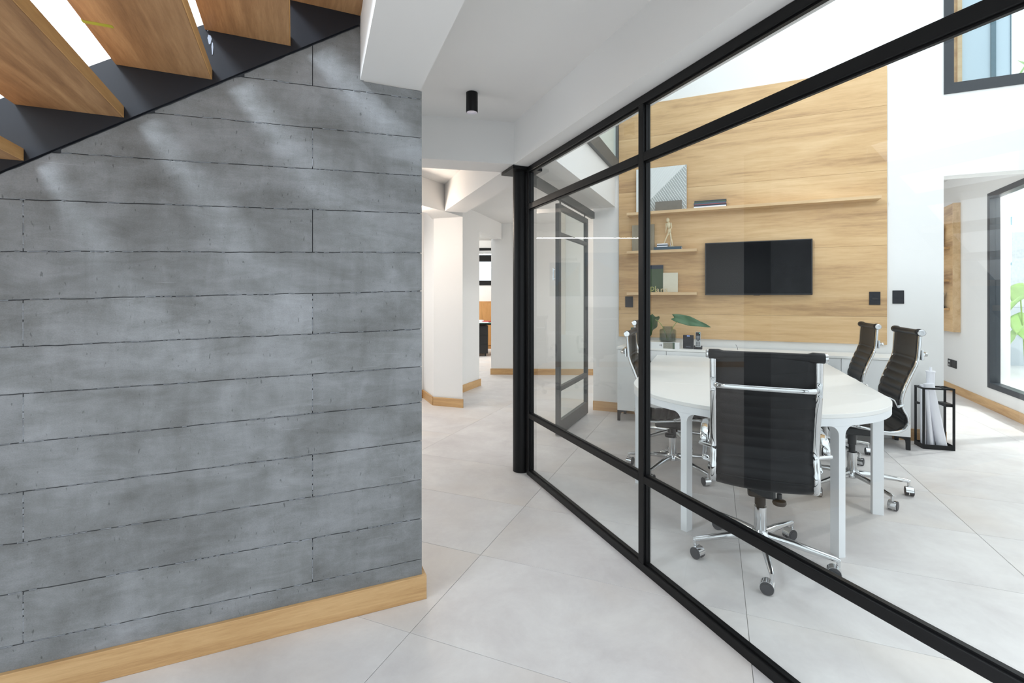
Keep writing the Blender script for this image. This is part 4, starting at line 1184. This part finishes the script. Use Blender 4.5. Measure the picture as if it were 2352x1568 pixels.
# shelf panel on that wall
lp = qproj(6.68)
sp = thing('shelf_panel', 'tall oak panel with small shelves on the wall of the room beyond the opening', 'shelf', (q0[0] + qd.x * lp, q0[1] + qd.y * lp, 0), RQ)
m = MB(); m.box((-1.1, -.075, .86), (0, -.001, 2.635)); m.obj('back_panel', 'panel', sp)
m = MB(); m.box((0.0005, -.08, .86), (.02, -.001, 2.635)); part_label(m.obj('end_strip', 'shelfwood', sp), 'pale edge strip')
for z in (1.16, 1.56, 2.02):
    m = MB(); m.box((-1.0, -.22, z), (-.12, -.0755, z + .028)); m.obj('shelf_board', 'skirt', sp)
def onq(name, label, cat, l, t, z, mat, lo, hi):
    m = MB(); m.box(lo, hi); return tag(m.obj(name, mat, loc=(q0[0] + qd.x * l + qd.y * 0 + qd.y * t, q0[1] + qd.y * l - qd.x * t, z), rotz=RQ), label, cat)
RQn = (qd.y, -qd.x)
def qloc(l, t, z): return (q0[0] + qd.x * l + RQn[0] * t, q0[1] + qd.y * l + RQn[1] * t, z)
m = MB(); m.extr([(-.12, 0), (.10, 0), (.16, .32), (-.06, .32)], 'y', -.03, .03)
tag(m.obj('picture_board', 'paper', loc=qloc(lp - .42, .15, 2.048), rotz=RQ), 'pale board leaning on the upper shelf in the room beyond', 'board')
m = MB(); m.extr([(-.14, 0), (.12, 0), (.12, .02), (-.02, .05), (.02, .14), (.10, .20), (.06, .235), (-.06, .16)], 'y', -.04, .04)
tag(m.obj('black_figure', 'plastic', loc=qloc(lp - .30, .15, 1.188), rotz=RQ), 'small angular black ornament on the lowest shelf in the room beyond', 'ornament')
for k, l in enumerate((lp - .05, lp + .10)):
    pass
sk_ = thing('wall_socket', 'black double wall socket low on the wall of the room beyond', 'socket', qloc(qproj(6.92), 0, .40), RQ)
for k in (0, 1):
    m = MB(); m.box((-.15 + k * .16, -.012, -.055), (-.15 + k * .16 + .145, 0, .055)); f = m.obj('plate', 'plastic', sk_, bevel=.002)
    m = MB()
    if k == 0: m.box((-.11, -.0135, .01), (-.075, -.0119, .035)); m.box((-.11, -.0135, -.04), (-.09, -.0119, -.015)); m.obj('outlet', 'white', f)

# exterior beyond the window
m = MB(); m.prism([(4.15, 1.6), (8.1, 9.9), (18, 9.9), (18, 0)], -.1, .02); struct(m.obj('ground_outside', 'paving'))
ext = MB()
def rayp(r, Y): return (r * Y, Y)
pA = (7.2, 7.28); pB = (7.66, 7.50)
struct(wallbox('wall_outside', (6.28, 6.36), (6.70, 6.56), .25, 0, 2.9, 'exterior', side=1))
struct(wallbox('wall_garden', (7.2, 9.7), (15, 8.9), .25, 0, 1.15, 'exterior', side=1))
m = MB(); m.box((0, 0, 1.16), (7.8, .3, 2.6)); struct(m.obj('wall_stone', 'stone', loc=(7.2, 9.7, 0), rotz=atan2(-.8, 7.8)))
gp = thing('garden_plant', 'bright green broad-leaved plant outside the tall window', 'plant', (8.42, 8.05, .02))
rg = random.Random(8)
for k, (dx, dz, L, W_, yaw, pit) in enumerate(((-.02, 1.28, .42, .20, 2.6, .9), (.10, 1.05, .46, .22, 3.6, 1.1), (.02, .82, .42, .19, 2.9, .9), (.3, 1.4, .5, .22, .4, .8), (.25, 1.0, .45, .2, -.7, .8), (.1, 1.5, .4, .18, 1.4, .7))):
    lf = leaf('leaf', 'gardenleaf', gp, (dx, 0, dz), yaw, pit, .3, L, W_, .05)
    m = MB(); m.tube(bez((.05, 0, 0), (.05, 0, dz * .5), (dx * .7, 0, dz * .8), (dx, 0, dz), 8), .009, 8); m.obj('stalk', 'stem', gp)

ow = wallbox('wall_outside', (6.26, 6.35), (6.72, 6.57), .01, 1.81, 2.31, 'stone', side=-1); struct(ow)
for z0_, z1_ in ((1.77, 1.809), (2.311, 2.42)):
    struct(wallbox('trim_2', (6.26, 6.35), (6.72, 6.57), .012, z0_, z1_, 'steelblue', side=-1))
# upper window over the opening, and what stands behind it
uw = thing('window_4', '', '', R(0), ROT_B); del uw['label']; del uw['category']; struct(uw)
WF = M['greyframe']
sl = bpy.data.materials['slate_frame']
m = MB(); m.box((WE, -.01, 3.19), (WE + .07, .12, ZT)); m.obj('window_frame', sl, uw)
m = MB(); m.box((WE + .07, -.01, 3.19), (8.2, .12, 3.285)); m.obj('window_frame', sl, uw)
m = MB(); m.box((WE + .07, .05, 3.285), (8.2, .056, ZT)); m.obj('pane', 'winglass', uw)
up = thing('upper_glazing', 'upper-floor glazed screen with a timber post seen through the high window', 'screen', R(4.70, -1.2, 3.05), ROT_B)
m = MB(); m.box((.083, 0, 0), (.12, .06, 2.4)); m.obj('post', 'skirt', up)
m = MB(); m.box((.12, -.03, 0), (.155, .03, 2.4)); m.obj('timber_strip', 'shelfwood', up)
m = MB(); m.box((.165, 0, 0), (.40, .02, 2.4)); m.obj('panel', 'bluepanel', up)
m = MB(); m.box((.40, -.02, 0), (.44, .04, 2.4)); m.obj('mullion', 'steelblue', up)
m = MB(); m.box((.445, 0, 0), (.56, .02, 2.4)); m.obj('panel', 'bluepanel', up)
m = MB(); m.box((.56, -.01, 0), (.567, .03, 2.4)); m.obj('edge', 'steelblue', up)
m = MB(); m.box((4.35, .181, 3.051), (8.2, 2.0, 3.07)); struct(m.obj('floor_upper', 'paving', loc=R(0), rotz=ROT_B))
pt = thing('palm', 'feathery palm fronds outside behind the high window', 'plant', R(5.75, -3.4, 3.0))
for k in range(7):
    a = 1.1 * k + .5; pts = bez((0, 0, 0), (.2 * cos(a), .2 * sin(a), .9), (.7 * cos(a), .7 * sin(a), 1.5 + .1 * k), (1.2 * cos(a), 1.2 * sin(a), 1.1 + .12 * k), 12)
    m = MB(); m.tube(pts, [.02 - .0012 * i for i in range(13)], 6)
    for i in range(2, 12):
        p = Vector(pts[i]); d = (Vector(pts[i + 1 if i < 12 else i]) - Vector(pts[i - 1])).normalized(); sd = d.cross(Vector((0, 0, 1))).normalized()
        for sg in (-1, 1):
            q = p + sd * sg * .28 + d * .12 - Vector((0, 0, .1)); w = d * .018
            m.add([p - w, p + w, q, ], [(0, 1, 2)])
    m.obj('frond', 'gardenleaf', pt)

# ================================================================== FAR OFFICE SEEN THROUGH THE OPENING
cb_ = thing('wall_cabinet', 'oak cabinet under the office window seen through the corridor opening', 'cabinet', (-.8, 12.75, 0))
m = MB(); m.box((-.9, 0, .0), (.9, .24, 1.24)); m.obj('body', 'cabinet', cb_)
for k in range(3):
    m = MB(); m.box((-.88 + k * .6, -.02, .1), (-.31 + k * .6, -.001, 1.2)); m.obj('door', 'cabinet', cb_, bevel=.003)
dk = thing('glass_desk', 'glass-topped desk covered in papers in the far office', 'desk', (-.85, 11.35, 0), .12)
m = MB(); m.box((-.9, -.35, .755), (.55, .4, .77)); m.obj('top', 'tealglass', dk)
m = MB(); m.box((-.88, -.33, .72), (.53, .38, .754)); m.obj('apron', 'black', dk)
for (x, y) in ((-.86, -.3), (.48, -.3), (-.86, .33), (.48, .33)):
    m = MB(); m.box((x, y, 0), (x + .05, y + .05, .72)); m.obj('leg', 'black', dk)
pdm = thing('drawer_pedestal', 'black drawer pedestal on small wheels under the far desk', 'cabinet', (-.80, 11.38, 0), .2)
m = MB(); m.box((-.25, -.28, .06), (.2, .26, .70)); m.obj('carcass', 'plastic', pdm)
for k in range(3):
    m = MB(); m.box((-.24, -.295, .08 + k * .205), (.19, -.281, .275 + k * .205)); m.obj('drawer', 'plastic', pdm, bevel=.003)
for (x, y) in ((-.2, -.22), (.15, -.22), (-.2, .2), (.15, .2)):
    m = MB(); m.lathe([(.03, -.012), (.03, .012)], 14, (x, y, .03), 'x'); m.obj('wheel', 'wheel', pdm)
for k, (x, y, mt, lb) in enumerate(((-.66, 11.15, 'paper', 'white sheet of paper on the near edge of the glass desk'), (-.60, 11.45, 'redpaper', 'red magazine on the far glass desk'), (-.85, 11.4, 'paper', 'pile of white paper at the back of the glass desk'))):
    m = MB(); m.box((-.12, -.15, 0), (.12, .15, (.004, .02, .045)[k]))
    tag(m.obj('paper_sheet', mt, loc=(x, y, .77), rotz=.1 + k * .4), lb, 'paper')
def linear_lamp(label, p0, p1, z, wire=.4):
    dx, dy = p1[0] - p0[0], p1[1] - p0[1]; l = hypot(dx, dy)
    o = thing('linear_lamp', label, 'lamp', (p0[0], p0[1], z), atan2(dy, dx))
    m = MB(); m.box((0, -.025, 0), (l, .025, .075)); m.obj('housing', 'white', o)
    m = MB(); m.box((0.01, -.018, -.004), (l - .01, .018, 0)); m.obj('diffuser', 'lampon', o)
    for x in (l * .12, l * .88):
        m = MB(); m.tube([(x, 0, .075), (x, 0, wire)], .0025, 6); m.obj('wire', 'ink', o)
linear_lamp('thin white linear pendant lamp in the far office', (-1.9, 10.9), (.5, 10.55), 2.29, .568)
linear_lamp('long linear pendant lamp over the office behind the concrete wall', (-2.0, 6.23), (-3.45, 4.86), 2.19, .428)

# ================================================================== OFFICE BEHIND THE CONCRETE WALL (seen mirrored in the glass)
def poster(label, p, q, z0, z1, kind):
    dx, dy = q[0] - p[0], q[1] - p[1]; l = hypot(dx, dy)
    o = thing('poster', label, 'poster', (p[0], p[1], 0), atan2(dy, dx))
    m = MB(); m.box((0, .002, z0), (l, .014, z1)); m.obj('board', 'paper', o)
    hh = z1 - z0; top = z1 - (.15 if kind == 0 else .0) 
    m = MB(); m.box((0.0, .014, z0 + .16), (l, .016, top)); m.obj('sky', 'sky_print', o)
    m = MB(); m.extr([(0, z0 + .17), (l, z0 + .17), (l, z0 + .17 + hh * .26), (0, z0 + .17 + hh * .2)], 'y', .0161, .0175); m.obj('ground', 'ground_print', o)
    m = MB()
    if kind == 0: m.extr([(l * .28, z0 + .25), (l * .95, z0 + .25), (l * .95, z0 + hh * .78), (l * .5, z0 + hh * .5), (l * .28, z0 + hh * .45)], 'y', .0176, .019)
    else: m.extr([(l * .02, z0 + .28), (l * .8, z0 + .28), (l * .8, z0 + hh * .55), (l * .98, z0 + hh * .62), (l * .3, z0 + hh * .88), (l * .02, z0 + hh * .72)], 'y', .0176, .019)
    m.obj('house', 'house_print', o)
    if kind == 0:
        for (tx, tz, sz) in (('Baitmure', z1 - .11, .085),):
            t = text_obj('title', tx, sz, .0005, 'ink', o, (l * .9, .0165, tz), (pi / 2, 0, pi))
def wq(l, t=0.0): return (PW0[0] + PWd[0] * l + (-PWd[1]) * 0 + t * .687 * 1, PW0[1] + PWd[1] * l - t * .727)
def alongp(p):  # distance along poster wall
    return (p[0] - PW0[0]) * PWd[0] + (p[1] - PW0[1]) * PWd[1]
pa, pb = alongp((-4.22, 7.435)), alongp((-4.65, 7.03))
poster('framed poster with a dark title over a photo of a house and blue sky', wq(pa), wq(pb), 1.2, 2.16, 0)
pa, pb = alongp((-4.71, 6.97)), alongp((-5.18, 6.53))
poster('framed photo poster of a pitched-roof house under a blue sky', wq(pa), wq(pb), 1.2, 2.2, 1)
dd = thing('office_desk', 'white office desk below the posters behind the concrete wall', 'desk', (-3.9, 6.35, 0), atan2(PWd[1], PWd[0]))
m = MB(); m.box((-1.0, -.35, .71), (1.0, .35, .74)); m.obj('top', 'white', dd)
for (x, y) in ((-.95, -.3), (.9, -.3), (-.95, .25), (.9, .25)):
    m = MB(); m.box((x, y, 0), (x + .05, y + .05, .71)); m.obj('leg', 'greyframe', dd)
gch = another('tall black office chair at the desk behind the concrete wall', -2.95, 5.35, 130, .12, 12)
gch['group'] = ''; del gch['group']
c = copy_tree(ch0); c['label'] = 'grey-seated office chair facing the desk behind the concrete wall'; place(c, -2.35, 6.0, 150, 0, 5); del c['group']
for p in c.children:
    if p.name.split('.')[0] in ('seat', 'backrest', 'head_roll', 'front_roll'):
        p.data = p.data.copy(); p.data.materials[0] = M['fabric_grey']
